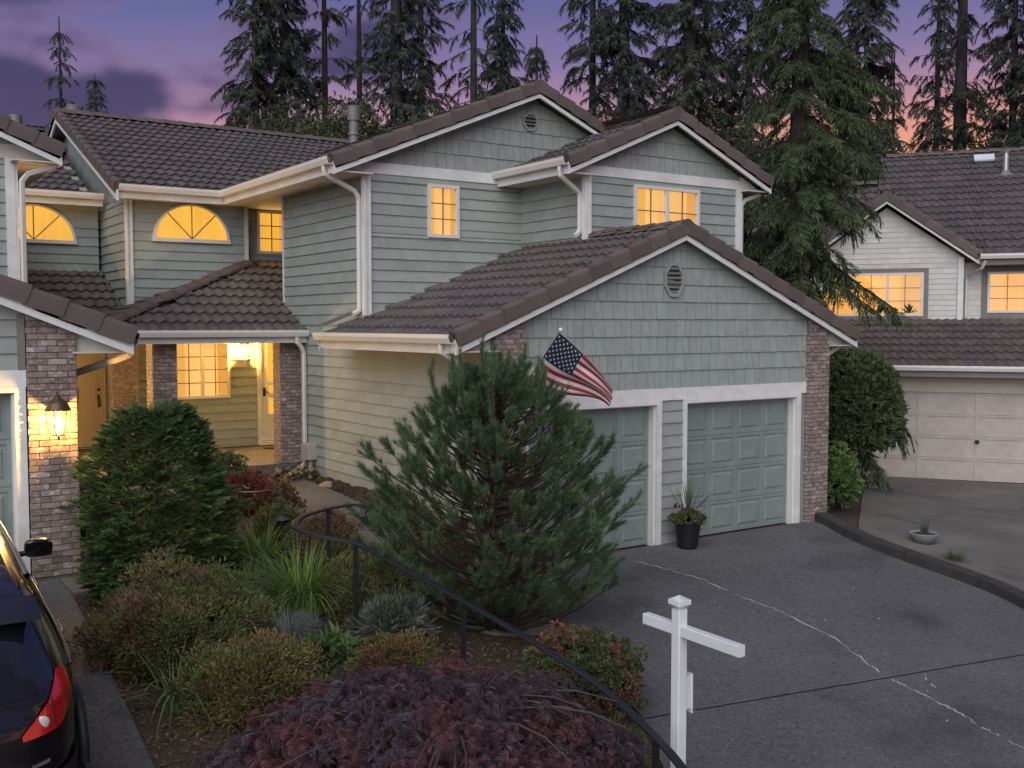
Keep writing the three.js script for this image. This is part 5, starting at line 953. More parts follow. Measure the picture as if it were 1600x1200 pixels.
function scatter(name, geo, material, list, parent) {     // list of {p, dir, s, c, roll}
  const q = new THREE.Quaternion(), q2 = new THREE.Quaternion();
  return mergeCopies(name, geo, material, list.map(t => { q.setFromUnitVectors(UP, t.dir.clone().normalize()); q2.setFromAxisAngle(UP, t.roll ?? 0); return { m: new THREE.Matrix4().compose(t.p, q.clone().multiply(q2), t.s.isVector3 ? t.s : V(t.s, t.s, t.s)), c: t.c || [1, 1, 1] }; }), parent);
}
function leafClump(seed, n, len, wid, spread, o = {}) {       // leaves from one point, opening round +y
  const r = seeded(seed), tri = []; const { base = .02, curl = .25, fold = .35 } = o;
  for (let k = 0; k < n; k++) {
    const a = r() * 6.283, e = spread * Math.sqrt(r()), d = V(Math.sin(e) * Math.cos(a), Math.cos(e), Math.sin(e) * Math.sin(a)), l = len * (.6 + .7 * r()), w = wid * (.7 + .6 * r()) / 2;
    const s = d.clone().cross(V(r() - .5, r() - .5, r() - .5)).normalize(), nn = s.clone().cross(d), b = V((r() - .5) * base, r() * base * 2, (r() - .5) * base).addScaledVector(d, o.along ? r() * o.along : 0);
    const mid = b.clone().addScaledVector(d, l * .5).addScaledVector(nn, l * curl * .3), tip = b.clone().addScaledVector(d, l).addScaledVector(nn, -l * curl * .4), L = mid.clone().addScaledVector(s, w).addScaledVector(nn, w * fold), R = mid.clone().addScaledVector(s, -w).addScaledVector(nn, w * fold);
    tri.push(...b, ...L, ...tip, ...b, ...tip, ...R);
  } return soup(tri);
}
function laceLeaf(seed, leaves, size) {                      // finely cut maple leaves hanging in a loose spray
  const r = seeded(seed), tri = [];
  for (let q = 0; q < leaves; q++) {
    const a = r() * 6.28, o = V(Math.cos(a) * size * .5 * r(), r() * size * .5, Math.sin(a) * size * .5 * r()), ax = V(Math.cos(a), -.35 - r() * .6, Math.sin(a)).normalize(), sd = ax.clone().cross(V(.1, 1, .1)).normalize();
    for (let k = 0; k < 7; k++) { const t = (k - 3) * .38, d = ax.clone().multiplyScalar(Math.cos(t)).addScaledVector(sd, Math.sin(t)).normalize(), l = size * (1 - Math.abs(k - 3) * .14) * (.8 + .4 * r()), s = d.clone().cross(V(r() - .5, 1, r() - .5)).normalize().multiplyScalar(size * .045), m = o.clone().addScaledVector(d, l * .45), e = o.clone().addScaledVector(d, l); e.y -= l * .22; tri.push(...o, ...m.clone().add(s), ...e, ...o, ...e, ...m.clone().sub(s)); }
  } return soup(tri);
}
function fanSpray(seed, len, droop = .3) {                   // flat scale-leaf fan: axis +y, width along x
  const r = seeded(seed), tri = [], n = 9;
  const blade = (b, d, l, w) => { const s = V(-d.y, d.x, 0).normalize().multiplyScalar(w), m = b.clone().addScaledVector(d, l * .55), e = b.clone().addScaledVector(d, l); for (const p of [m, e]) p.z -= droop * p.length() * p.length() / len; m.z += (r() - .5) * .02; tri.push(...b, ...m.clone().add(s), ...e, ...b, ...e, ...m.clone().sub(s)); };
  for (let k = 0; k < n; k++) { const y = len * k / n * .8, b = V((r() - .5) * .01, y, -droop * y * y / len); for (const sgn of [-1, 1]) { const t = sgn * (.95 - .5 * k / n + .2 * (r() - .5)), d = V(Math.sin(t), Math.cos(t), (r() - .5) * .3).normalize(), l = len * (.52 - .035 * k) * (.8 + .4 * r()); blade(b, d, l, len * .022); const m = b.clone().addScaledVector(d, l * .4); for (const q of [-.55, .5]) { const d2 = V(Math.sin(t + q), Math.cos(t + q), (r() - .5) * .3).normalize(); blade(m, d2, l * .5, len * .02); } } }
  blade(V(0, len * .6, 0), V(0, 1, 0), len * .4, len * .03); return soup(tri);
}
function needleShoot(seed, n, len, needle, w, a0 = .45, a1 = .95) {
  const r = seeded(seed), tri = [];
  for (let k = 0; k < n; k++) { const h = len * Math.pow(r(), .8), a = r() * 6.283, e = mix(a1, a0, h / len) * (.8 + .4 * r()), d = V(Math.sin(e) * Math.cos(a), Math.cos(e), Math.sin(e) * Math.sin(a)), s = d.clone().cross(V(r() - .5, r() - .5, r() - .5)).normalize().multiplyScalar(w), b = V(0, h, 0), t = b.clone().addScaledVector(d, needle * (.75 + .5 * r())); tri.push(...b.clone().sub(s), ...t, ...b.clone().add(s)); }
  return soup(tri);
}
function limb(tris, a, b, ra, rb, n = 5) {     // tapered stick
  const d = b.clone().sub(a).normalize(), s = d.clone().cross(Math.abs(d.y) > .9 ? V(1, 0, 0) : UP).normalize(), t = d.clone().cross(s);
  for (let k = 0; k < n; k++) { const p = [k, k + 1].map(i => { const q = i / n * 6.28318; return s.clone().multiplyScalar(Math.cos(q)).addScaledVector(t, Math.sin(q)); }); const A = a.clone().addScaledVector(p[0], ra), B = a.clone().addScaledVector(p[1], ra), Cc = b.clone().addScaledVector(p[1], rb), D = b.clone().addScaledVector(p[0], rb); tris.push(...A, ...Cc, ...B, ...A, ...D, ...Cc); }
}
const barkMat = (c, s = 1) => mat(c, .95, { map: scaled(T.bark, s, s), bumpMap: scaled(T.bark, s, s), bumpScale: .02 });
function trunkGeo(pts, radii, n = 12) {
  const pos = [], idx = [], uv = [], c = new THREE.CatmullRomCurve3(pts), N = pts.length * 4, R = t => { const k = t * (radii.length - 1), i = Math.min(radii.length - 2, Math.floor(k)); return mix(radii[i], radii[i + 1], k - i); };
  for (let j = 0; j <= N; j++) { const t = j / N, p = c.getPoint(t); for (let i = 0; i <= n; i++) { const a = i / n * 6.28318, r = R(t) * (1 + .10 * (noise3(Math.cos(a) * 2 + 5, p.y * 1.5, Math.sin(a) * 2) - .5)); pos.push(p.x + Math.cos(a) * r, p.y, p.z + Math.sin(a) * r); uv.push(i / n * 2, p.y); } }
  for (let j = 0; j < N; j++) for (let i = 0; i < n; i++) { const a = j * (n + 1) + i; idx.push(a, a + n + 1, a + n + 2, a, a + n + 2, a + 1); }
  const g = new THREE.BufferGeometry(); g.setAttribute('position', new THREE.Float32BufferAttribute(pos, 3)); g.setAttribute('uv', new THREE.Float32BufferAttribute(uv, 2)); g.setIndex(idx); g.computeVertexNormals(); return g;
}
// a mounded shrub: stems, and leaves through the outer part of an uneven crown
function shrub(name, label, category, { x, z, rx, ry = rx, rz = rx, cy = ry * .8, n, geos, size = [.8, 1.3], cols, rgb, seed, lumps = .35, up = .6, low = -.55, group, inner = .5, transm, tufts = 46, tuftR = .34 }) {
  const y = ground(x, z), S = thing(name, label, category, group, [x, y, z]), r = seeded(seed), st = [], lists = geos.map(() => []);
  for (let k = 0; k < 16; k++) { const a = r() * 6.28, e = Math.sqrt(r()) * .85, t = V(Math.cos(a) * rx * e * .8, cy + ry * .35 * r(), Math.sin(a) * rz * e * .8); limb(st, V(t.x * .12, -.02, t.z * .12), t, .012, .004, 4); }
  add('stem', soup(st), barkMat([.09, .065, .045], 2), S);
  const heads = many(tufts, k => { const v = mix(low, 1, (k + r()) / tufts), a = k * 2.399 + r() * .7, h = Math.sqrt(Math.max(0, 1 - v * v)); return { u: V(Math.cos(a) * h, v, Math.sin(a) * h), f: (1 + lumps * (2 * noise3(k * 3.7, seed, 1.5) - 1)) * (.86 + .26 * r()), c: cols[Math.floor(r() * cols.length)], k: .8 + .4 * r() }; });
  for (let i = 0; i < n; i++) {
    const H = heads[Math.floor(r() * heads.length)], off = V(r() + r() + r() - 1.5, r() + r() + r() - 1.5, r() + r() + r() - 1.5).multiplyScalar(tuftR * 1.1), u = H.u.clone().add(off).normalize(), dd = Math.min(1, off.length() / tuftR);
    const f = H.f * (1.06 - .26 * dd * dd) * mix(inner, 1, Math.pow(r(), .4));
    const p = V(u.x * rx * f, cy + u.y * ry * f, u.z * rz * f); if (p.y < .01) p.y = .01 + r() * .06;
    const dir = u.clone().addScaledVector(off, 1.6).add(V((r() - .5) * .8, up + (r() - .5) * .5, (r() - .5) * .8)), c = r() < .65 ? H.c : cols[Math.floor(r() * cols.length)], k = H.k * (.75 + .5 * r());
    lists[Math.floor(r() * geos.length)].push({ p, dir, s: mix(size[0], size[1], r()), roll: r() * 6.28, c: c.map(q => q * k) });
  }
  const m = leafMat(rgb || [1, 1, 1], transm !== undefined ? { transmission: transm } : {});
  geos.forEach((g, k) => { if (lists[k].length) scatter('foliage', g, m, lists[k], S); });
  return S;
}
function grassTuft(name, label, { x, z, n, len, wid, lean, rgb, seed, spread = .1, cols }) {     // arching blades
  const y = ground(x, z), r = seeded(seed), S = thing(name, label, 'plant', undefined, [x, y, z]), mats = cols.map(c => leafMat(c)), lists = cols.map(() => []);
  for (let k = 0; k < n; k++) {
    const a = r() * 6.283, q = Math.sqrt(r()), o = V(Math.cos(a) * spread * q, 0, Math.sin(a) * spread * q), L = len * (.6 + .6 * r()), e = lean * (.25 + .9 * r()), d = V(Math.cos(a + (r() - .5)) , 0, Math.sin(a + (r() - .5))).normalize(), s = V(-d.z, 0, d.x).multiplyScalar(wid * (.7 + .6 * r()) / 2), seg = 6, tri = lists[Math.floor(r() * cols.length)]; let prev = null;
    for (let i = 0; i <= seg; i++) { const t = i / seg, th = e * t * 1.35, p = o.clone().addScaledVector(d, L * t * Math.sin(th)).add(V(0, L * t * Math.cos(Math.min(th, 1.9)), 0)), w = Math.max(.04, Math.sin(Math.PI * Math.min(1, .25 + .75 * t))) * (1 - t * .55); p.y = Math.max(p.y, .012); const A = p.clone().addScaledVector(s, w), B = p.clone().addScaledVector(s, -w); if (prev) tri.push(...prev[0], ...A, ...B, ...prev[0], ...B, ...prev[1]); prev = [A, B]; }
  }
  lists.forEach((t, k) => t.length && add('blades', soup(t), mats[k], S)); return S;
}
// ------------ the young pine in front of the garage
{
  const x = -1.15, z = 1.85, y = ground(x, z), S = thing('pine_tree', 'bushy young pine with long green needles in front of the garage', 'tree', undefined, [x, y, z]), r = seeded(101);
  const Ht = 3.12, spine = [V(0, -.1, 0), V(.03, .6, .02), V(-.02, 1.3, 0), V(.03, 2.0, .02), V(.02, 2.7, 0)];
  add('trunk', trunkGeo(spine, [.075, .062, .048, .032, .014]), barkMat([.12, .085, .065], 1), S);
  const sp = new THREE.CatmullRomCurve3(spine), tw = [], lists = [[], [], []];
  const shoot = (p, d, s, up = 0, tone = 1) => { const k = tone * (.8 + .4 * r()), g = r(); lists[Math.floor(r() * 3)].push({ p, dir: d.clone().add(V((r() - .5) * .35, up + (r() - .5) * .25, (r() - .5) * .35)), s, roll: r() * 6.28, c: [k * mix(.82, 1.15, g), k, k * mix(.95, .75, g)] }); };
  const prof = [[0, .5], [.1, .85], [.25, 1.25], [.4, 1.42], [.55, 1.34], [.7, 1.12], [.83, .84], [.93, .5], [1, .22]];
  const R = t => { let k = 0; while (k < prof.length - 2 && t > prof[k + 1][0]) k++; return mix(prof[k][1], prof[k + 1][1], clamp((t - prof[k][0]) / (prof[k + 1][0] - prof[k][0]))); };
  for (let b = 0; b < 400; b++) {            // each tuft of shoots ends a branch that leaves the trunk below it
    const t = mix(.09, 1, (b + r()) / 400), h = .12 + t * 2.72, a = b * 2.39996 + (r() - .5) * .9, out = V(Math.cos(a), 0, Math.sin(a)), inner = b % 4 === 0;
    const lump = 1.02 + .8 * (noise3(out.x * 2.3 + 3, h * 2.3, out.z * 2.3) - .5) + .34 * (r() - .5) + (t < .3 ? .16 * out.dot(V(.9, 0, .43)) : 0), rad = R(t) * lump * (inner ? .62 : .95);
    const o = sp.getPoint(clamp((h - .42 * rad) / 2.8, .04, .97)), e = o.clone().addScaledVector(out, rad); e.y = h + (r() - .5) * .16;
    const P = q => o.clone().lerp(e, q).add(V(0, -.22 * rad * Math.sin(q * Math.PI) * .5, 0)); let prev = o;
    for (let i = 1; i <= 4; i++) { const q = P(i / 4); limb(tw, prev, q, mix(.016, .005, (i - 1) / 4), mix(.016, .005, i / 4), 4); prev = q; }
    const td = P(1).sub(P(.8)).normalize().multiplyScalar(.75).addScaledVector(out, .25).add(V(0, .42 + .3 * t, 0)), tone = .72 + .56 * r();
    for (let k = 0; k < 5; k++) { const q = P(1 - .10 * r()); shoot(q, td.clone().add(V((r() - .5) * 1.15, (r() - .4) * .7, (r() - .5) * 1.15)), (.72 + .5 * r()), .05, tone); }
    if (!inner) for (let k = 0; k < 2; k++) { const q = P(.62 + .2 * r()); shoot(q, td.clone().add(V((r() - .5) * 1.6, .2 + (r() - .5) * .6, (r() - .5) * 1.6)), .75, .0, tone * .9); }
  }
  for (let k = 0; k < 16; k++) { const a = k * 2.4, rr = .72 * Math.sqrt(k / 16), b = V(Math.cos(a) * rr, 2.62 - rr * rr * .75 + r() * .18, Math.sin(a) * rr), t = b.clone().add(V(Math.cos(a) * .12 * rr, .26 + .20 * r(), Math.sin(a) * .12 * rr)); limb(tw, sp.getPoint(.9), b, .012, .009, 4); limb(tw, b, t, .009, .005, 4); for (let i = 0; i < 5; i++) shoot(b.clone().lerp(t, i / 5), t.clone().sub(b).normalize(), .95, .4, 1.05); shoot(t, V(0, 1, 0), 1.05, .5, 1.15); }
  add('branches', soup(tw), barkMat([.13, .085, .055], 2), S);
  const nm = leafMat([.072, .118, .060], { transmission: .15 });
  lists.forEach((l, k) => scatter('needles', needleShoot(200 + k, 120, .19, .075, .0026, .5, .9), nm, l, S));
}
// ------------ garden shrubs
const ROUND = [leafClump(1, 9, .045, .024, 1.1), leafClump(2, 9, .045, .024, 1.2), leafClump(3, 8, .05, .026, 1.0)];
const FINE = [leafClump(11, 16, .032, .012, 1.0, { along: .05 }), leafClump(12, 16, .034, .012, 1.1, { along: .06 })];
{ // dense evergreen with fan sprays, left of centre
  const x = -4.40, z = .25, y = ground(x, z), S = thing('evergreen_bush', 'large dense dark green evergreen bush with layered fan sprays', 'bush', undefined, [x, y, z]), r = seeded(301), lists = [[], [], []], st = [];
  add('trunk', trunkGeo([V(0, -.1, 0), V(.02, .5, 0), V(0, 1.2, .02), V(.02, 1.7, 0)], [.07, .06, .04, .015]), barkMat([.10, .07, .05], 2), S);
  for (let i = 0; i < 3500; i++) {
    const h = .05 + 1.93 * Math.pow(r(), 1.1), t = h / 1.95, rad = (t < .18 ? mix(.56, .63, t / .18) : t < .60 ? .63 : mix(.63, .26, Math.pow((t - .60) / .40, 1.5))), a = r() * 6.283, lump = 1 + .5 * (noise3(Math.cos(a) * 2.4 + 7, h * 3.6, Math.sin(a) * 2.4) - .5) + .75 * (noise3(Math.cos(a) * 4.4 + 2, h * 8.5, Math.sin(a) * 4.4) - .5), f = rad * lump * mix(.62, 1, Math.pow(r(), .35));
    const out = V(Math.cos(a), 0, Math.sin(a)), dir = out.clone().add(V((r() - .5) * .9, .22 + .5 * t + (r() - .5) * .5, (r() - .5) * .9)), k = .45 + .95 * r() * (.4 + .6 * r());
    lists[Math.floor(r() * 3)].push({ p: V(out.x * f, h, out.z * f), dir, s: .75 + .6 * r(), roll: (r() - .5) * 1.1, c: [k * mix(.8, 1.2, r()), k, k * .9] });
  }
  for (const [px, pz, top] of [[.30, -.05, 2.02], [-.12, .1, 2.0], [.08, -.1, 2.08], [-.32, 0, 1.86], [.42, .1, 1.84]]) for (let k = 0; k < 26; k++) { const q = k / 26, a = r() * 6.28, kk = .7 + .6 * r(); lists[k % 3].push({ p: V(px + Math.cos(a) * .05 * (1 - q), mix(1.45, top, q), pz + Math.sin(a) * .05 * (1 - q)), dir: V(Math.cos(a) * .8, .7, Math.sin(a) * .8), s: .9 - .35 * q, roll: (r() - .5), c: [kk * 1.1, kk * 1.05, kk * .9] }); }
  // lay the fans so that their flat side looks up
  const m = leafMat([.068, .125, .022], { transmission: .2 });
  lists.forEach((l, k) => mergeCopies('foliage', fanSpray(310 + k, .155, .12), m, l.map(t => { const Y = t.dir.clone().normalize(), X = UP.clone().cross(Y).normalize().negate(), Z = X.clone().cross(Y); return { m: new THREE.Matrix4().makeBasis(X, Y, Z).multiply(new THREE.Matrix4().makeRotationY(t.roll)).scale(V(t.s, t.s, t.s)).setPosition(t.p), c: t.c }; }), S));
}
shrub('spirea_bush', 'wide low bush with olive and bronze leaves beside the concrete strip', 'bush', { x: -4.68, z: 1.95, rx: .76, ry: .50, rz: .78, cy: .30, n: 2500, geos: FINE, cols: [[.115, .115, .032], [.13, .10, .036], [.085, .105, .03], [.15, .085, .045], [.10, .12, .03]], seed: 401, lumps: .45, size: [.7, 1.8] });
shrub('spirea_bush', 'yellow olive bush between the iris leaves and the purple maple', 'bush', { x: -4.38, z: 3.1, rx: .55, ry: .30, rz: .5, cy: .2, n: 1500, geos: FINE, cols: [[.14, .13, .03], [.11, .12, .03], [.15, .105, .035]], seed: 402, lumps: .4, size: [.7, 1.8] });
shrub('spirea_bush', 'small orange tipped bush just behind the purple maple', 'bush', { x: -3.05, z: 3.1, rx: .36, ry: .20, rz: .3, cy: .13, n: 700, geos: FINE, cols: [[.15, .11, .03], [.12, .125, .03], [.16, .08, .035]], seed: 403, size: [.7, 1.6] });
shrub('spirea_bush', 'yellow green bush growing behind the dark railing post', 'bush', { x: -2.62, z: 1.75, rx: .46, ry: .36, rz: .5, cy: .28, n: 1100, geos: FINE, cols: [[.105, .105, .03], [.09, .10, .03], [.12, .10, .035]], seed: 404, size: [.7, 1.7] });
shrub('spirea_bush', 'brown orange bush beside the walk under the railing curve', 'bush', { x: -2.45, z: 0.25, rx: .36, ry: .34, rz: .4, cy: .27, n: 900, geos: FINE, cols: [[.12, .07, .035], [.10, .085, .03], [.14, .065, .03]], seed: 405, size: [.7, 1.6] });
shrub('heather_bush', 'yellow tinged low bush by the path light', 'bush', { x: -2.75, z: -0.55, rx: .30, ry: .30, rz: .34, cy: .25, n: 600, geos: FINE, cols: [[.13, .12, .03], [.10, .11, .03]], seed: 406, size: [.7, 1.6] });
shrub('privet_bush', 'rounded green bush with reddish tips right of the railing', 'bush', { x: -1.55, z: 3.98, rx: .58, ry: .44, rz: .52, cy: .36, n: 2100, geos: ROUND, cols: [[.075, .095, .03], [.085, .10, .03], [.15, .065, .04], [.065, .085, .025]], seed: 407, lumps: .3, size: [.8, 1.25] });
shrub('privet_bush', 'low green yellow groundcover bush at the foot of the sign post', 'bush', { x: -2.35, z: 5.05, rx: .5, ry: .24, rz: .5, cy: .14, n: 1000, geos: FINE, cols: [[.09, .10, .03], [.13, .09, .035]], seed: 408, size: [1, 1.4] });
shrub('lavender_bush', 'grey green wiry lavender bush behind the railing', 'bush', { x: -2.72, z: 2.42, rx: .32, ry: .24, rz: .30, cy: .16, n: 420, geos: [leafClump(21, 16, .07, .0042, .8, { along: .06 }), leafClump(22, 14, .075, .0042, .9, { along: .06 })], cols: [[.11, .125, .095], [.08, .10, .065], [.14, .155, .12]], seed: 409, size: [.9, 1.5] });
shrub('barberry_bush', 'bright red barberry bush beside the porch walk', 'bush', { x: -2.3, z: -2.9, rx: .40, ry: .36, rz: .42, cy: .32, n: 1100, geos: ROUND, cols: [[.22, .035, .02], [.17, .04, .02], [.12, .06, .02]], seed: 410, size: [.6, .95] });
shrub('barberry_bush', 'orange brown bush in front of the red barberry', 'bush', { x: -2.0, z: -2.5, rx: .34, ry: .28, rz: .36, cy: .24, n: 700, geos: ROUND, cols: [[.17, .06, .025], [.12, .07, .025]], seed: 411, size: [.6, .95] });
shrub('barberry_bush', 'small dark red bush against the brick garage column', 'bush', { x: -4.66, z: -2.1, rx: .28, ry: .42, rz: .3, cy: .34, n: 700, geos: ROUND, cols: [[.19, .03, .015], [.14, .03, .015]], seed: 412, size: [.6, .95] });
shrub('boxwood_bush', 'light green flowering bush below the porch window', 'bush', { x: -1.98, z: -4.85, rx: .38, ry: .36, rz: .36, cy: .36, n: 800, geos: ROUND, cols: [[.11, .13, .04], [.09, .12, .035], [.17, .17, .08]], seed: 413, size: [.7, 1.1] });
shrub('hydrangea_bush', 'bright green large leaved bush beside the right brick column', 'bush', { x: 7.35, z: -.55, rx: .62, ry: .62, rz: .62, cy: .52, n: 650, geos: [leafClump(31, 6, .13, .075, 1.1), leafClump(32, 6, .14, .08, 1.2)], cols: [[.075, .14, .028], [.09, .155, .03], [.06, .11, .025]], seed: 414, size: [.75, 1.15], lumps: .2 });
{ // clipped tree beside the garage
  const x = 8.75, z = -1.15, y = ground(x, z), S = thing('clipped_tree', 'rounded clipped evergreen tree behind the right brick column', 'tree', undefined, [x, y, z]), r = seeded(501), L = [[], []];
  add('trunk', trunkGeo([V(0, -.1, 0), V(.03, .5, 0), V(0, 1.1, 0), V(0, 1.8, 0)], [.09, .08, .07, .03]), barkMat([.09, .07, .055], 1), S);
  for (let i = 0; i < 2600; i++) { const a = r() * 6.283, v = mix(-.8, 1, r()), h = Math.sqrt(1 - v * v), u = V(Math.cos(a) * h, v, Math.sin(a) * h), f = (1 + .16 * (noise3(u.x * 3, u.y * 3, u.z * 3) - .5)) * mix(.7, 1, Math.pow(r(), .5)), k = .7 + .6 * r(); L[i % 2].push({ p: V(u.x * .92 * f, 1.65 + u.y * .98 * f, u.z * .92 * f), dir: u.clone().add(V(r() - .5, .2 + r() * .6, r() - .5)), s: .8 + .6 * r(), roll: r() * 6.28, c: [k, k, k] }); }
  [41, 42].forEach((s, k) => scatter('crown', leafClump(s, 10, .10, .045, 1.0), leafMat([.058, .082, .026]), L[k], S));
}
{ // laceleaf maple filling the bottom of the frame
  const x = -3.78, z = 5.05, y = ground(x, z), S = thing('laceleaf_maple', 'low purple red laceleaf maple mounded in the near bed', 'tree', undefined, [x, y, z]), r = seeded(601), L = [[], [], []], st = [];
  add('trunk', trunkGeo([V(0, -.1, 0), V(.05, .2, .03), V(-.02, .45, 0), V(.05, .62, .04)], [.07, .06, .05, .03]), barkMat([.13, .10, .085], 2), S);
  for (let k = 0; k < 40; k++) { const a = k * 2.4 + r(), e = .5 + r() * 1.0; let p = V(.02, .5, .02); for (let i = 1; i <= 5; i++) { const t = i / 5, q = V(Math.cos(a + t * .3) * e * t, .5 + .32 * Math.sin(t * 2.2) - .12 * t, Math.sin(a + t * .3) * e * t); limb(st, p, q, mix(.018, .004, t - .2), mix(.018, .004, t), 4); p = q; } }
  add('branches', soup(st), barkMat([.20, .16, .13], 2), S);
  const tiers = many(84, k => { const q = Math.sqrt((k + r()) / 84), a = k * 2.399 + r() * .5, n1 = noise3(Math.cos(a) * q * 2.4 + 3, 1.2, Math.sin(a) * q * 2.4); return { c: V(Math.cos(a) * q * 1.5, (.70 * Math.sqrt(Math.max(0, 1 - q * q * .95)) + .04) * (1 + .75 * (n1 - .5)) - r() * .10, Math.sin(a) * q * 1.35), R: .20 + .2 * r(), k: .75 + .4 * r(), h: r(), a }; });
  for (let i = 0; i < 5000; i++) {
    const t = tiers[Math.floor(r() * tiers.length)], a = r() * 6.283, q = Math.sqrt(r()), o = V(Math.cos(a) * q * t.R * 1.35, (.09 - q * q * (.16 + .1 * r())) - Math.pow(r(), 3) * .25, Math.sin(a) * q * t.R * 1.35), p = t.c.clone().add(o); if (p.y < .03) p.y = .03 + r() * .1;
    const k = t.k * (.6 + .8 * r()), h = t.h; L[Math.floor(r() * 3)].push({ p, dir: V(Math.cos(a) * q * 1.5 + Math.cos(t.a) * .3 + (r() - .5) * .5, .8, Math.sin(a) * q * 1.5 + Math.sin(t.a) * .3 + (r() - .5) * .5), s: .7 + .6 * r(), roll: r() * 6.28, c: [k * mix(.75, 1.45, h), k * mix(1.15, .85, h), k * mix(1.3, .8, h)] });
  }
  const m = leafMat([.076, .041, .054], { transmission: .18 });
  L.forEach((l, k) => scatter('crown', laceLeaf(620 + k, 4, .075), m, l, S));
}
grassTuft('grass_clump', 'tall bright green arching grass clump beside the railing', { x: -3.2, z: 1.3, n: 760, len: .80, wid: .013, lean: 1.0, seed: 701, spread: .28, cols: [[.11, .175, .025], [.14, .20, .032], [.085, .14, .024]] });
grassTuft('fescue_tuft', 'blue grey fescue tuft at the front of the bed', { x: -3.66, z: 2.0, n: 520, len: .40, wid: .007, lean: 1.15, seed: 702, spread: .13, cols: [[.20, .25, .23], [.16, .21, .19], [.24, .28, .26]] });
grassTuft('fescue_tuft', 'small pale blue grass tuft behind the purple maple', { x: -2.62, z: 3.75, n: 170, len: .27, wid: .007, lean: 1.2, seed: 703, spread: .1, cols: [[.20, .24, .22], [.22, .26, .24]] });
grassTuft('daylily_plant', 'broad leaved green daylily beside the path light', { x: -3.2, z: -0.05, n: 420, len: .66, wid: .03, lean: 1.15, seed: 704, spread: .3, cols: [[.095, .15, .028], [.115, .165, .035]] });
grassTuft('iris_plant', 'long arching iris leaves between the two olive bushes', { x: -4.98, z: 2.85, n: 60, len: .7, wid: .024, lean: 1.35, seed: 705, spread: .14, cols: [[.085, .125, .045], [.11, .14, .06]] });
grassTuft('iris_plant', 'thin leaved plant in front of the evergreen bush', { x: -3.6, z: 0.72, n: 60, len: .55, wid: .018, lean: 1.1, seed: 706, spread: .2, cols: [[.075, .11, .025], [.10, .12, .04]] });
{ // foxglove-like rosette
  shrub('leafy_perennial', 'low rosette of broad bright green leaves near the maple', 'plant', { x: -3.5, z: 2.62, rx: .26, ry: .16, rz: .26, cy: .1, n: 60, geos: [leafClump(51, 4, .17, .05, 1.1)], cols: [[.06, .125, .03], [.075, .13, .035]], seed: 801, size: [.8, 1.2] });
  shrub('tall_perennial', 'slim upright leafy stem rising beside the path light', 'plant', { x: -2.78, z: -0.4, rx: .07, ry: .34, rz: .07, cy: .42, n: 70, geos: [leafClump(52, 5, .07, .02, .8)], cols: [[.07, .11, .05], [.09, .13, .06]], seed: 802, size: [.7, 1.1] });
}
{ // flower pot before the garage
  const x = 3.18, z = .40, y = ground(x, z) + .03, S = thing('flower_pot', 'tall black pot with red flowers and spiky leaves by the garage', 'flower pot', undefined, [x, y, z]), r = seeded(811);
  add('pot', new THREE.LatheGeometry([[.001, 0], [.135, 0], [.145, .02], [.20, .37], [.212, .375], [.215, .41], [.195, .41], [.185, .36], [.001, .355]].map(p => new THREE.Vector2(...p)), 32).toNonIndexed(), mat([.010, .009, .013], .5), S);
  const L = [], Fl = []; for (let i = 0; i < 95; i++) { const a = r() * 6.28, q = Math.sqrt(r()); L.push({ p: V(Math.cos(a) * q * .23, .40 + r() * .14 * (1.2 - q), Math.sin(a) * q * .23), dir: V(Math.cos(a) * q, .6, Math.sin(a) * q), s: .7 + .5 * r(), roll: r() * 6, c: [.6 + .6 * r(), .8 + .4 * r(), .7] }); } for (let i = 0; i < 7; i++) { const a = 2.2 + r() * 2.4, q = .1 + r() * .12; Fl.push({ p: V(Math.cos(a) * q, .53 + r() * .08, Math.sin(a) * q + .05), dir: V(r() - .5, .8, r() - .5), s: .9 + .5 * r(), roll: r() * 6 }); }
  scatter('foliage', leafClump(61, 8, .07, .035, 1.2), leafMat([.075, .085, .028]), L, S); scatter('flowers', leafClump(62, 8, .028, .024, 1.3), leafMat([.11, .014, .02]), Fl, S);
  const sp = []; for (let i = 0; i < 17; i++) { const a = r() * 6.28, e = .12 + r() * .6, l = .45 + r() * .32, d = V(Math.cos(a) * Math.sin(e), Math.cos(e), Math.sin(a) * Math.sin(e)), s = V(-Math.sin(a), 0, Math.cos(a)).multiplyScalar(.008), b = V(0, .42, 0), m = b.clone().addScaledVector(d, l * .5), t = b.clone().addScaledVector(d, l); t.y -= .03; sp.push(...b, ...m.clone().add(s), ...t, ...b, ...t, ...m.clone().sub(s)); } add('spike_leaves', soup(sp), leafMat([.06, .08, .035]), S);
}
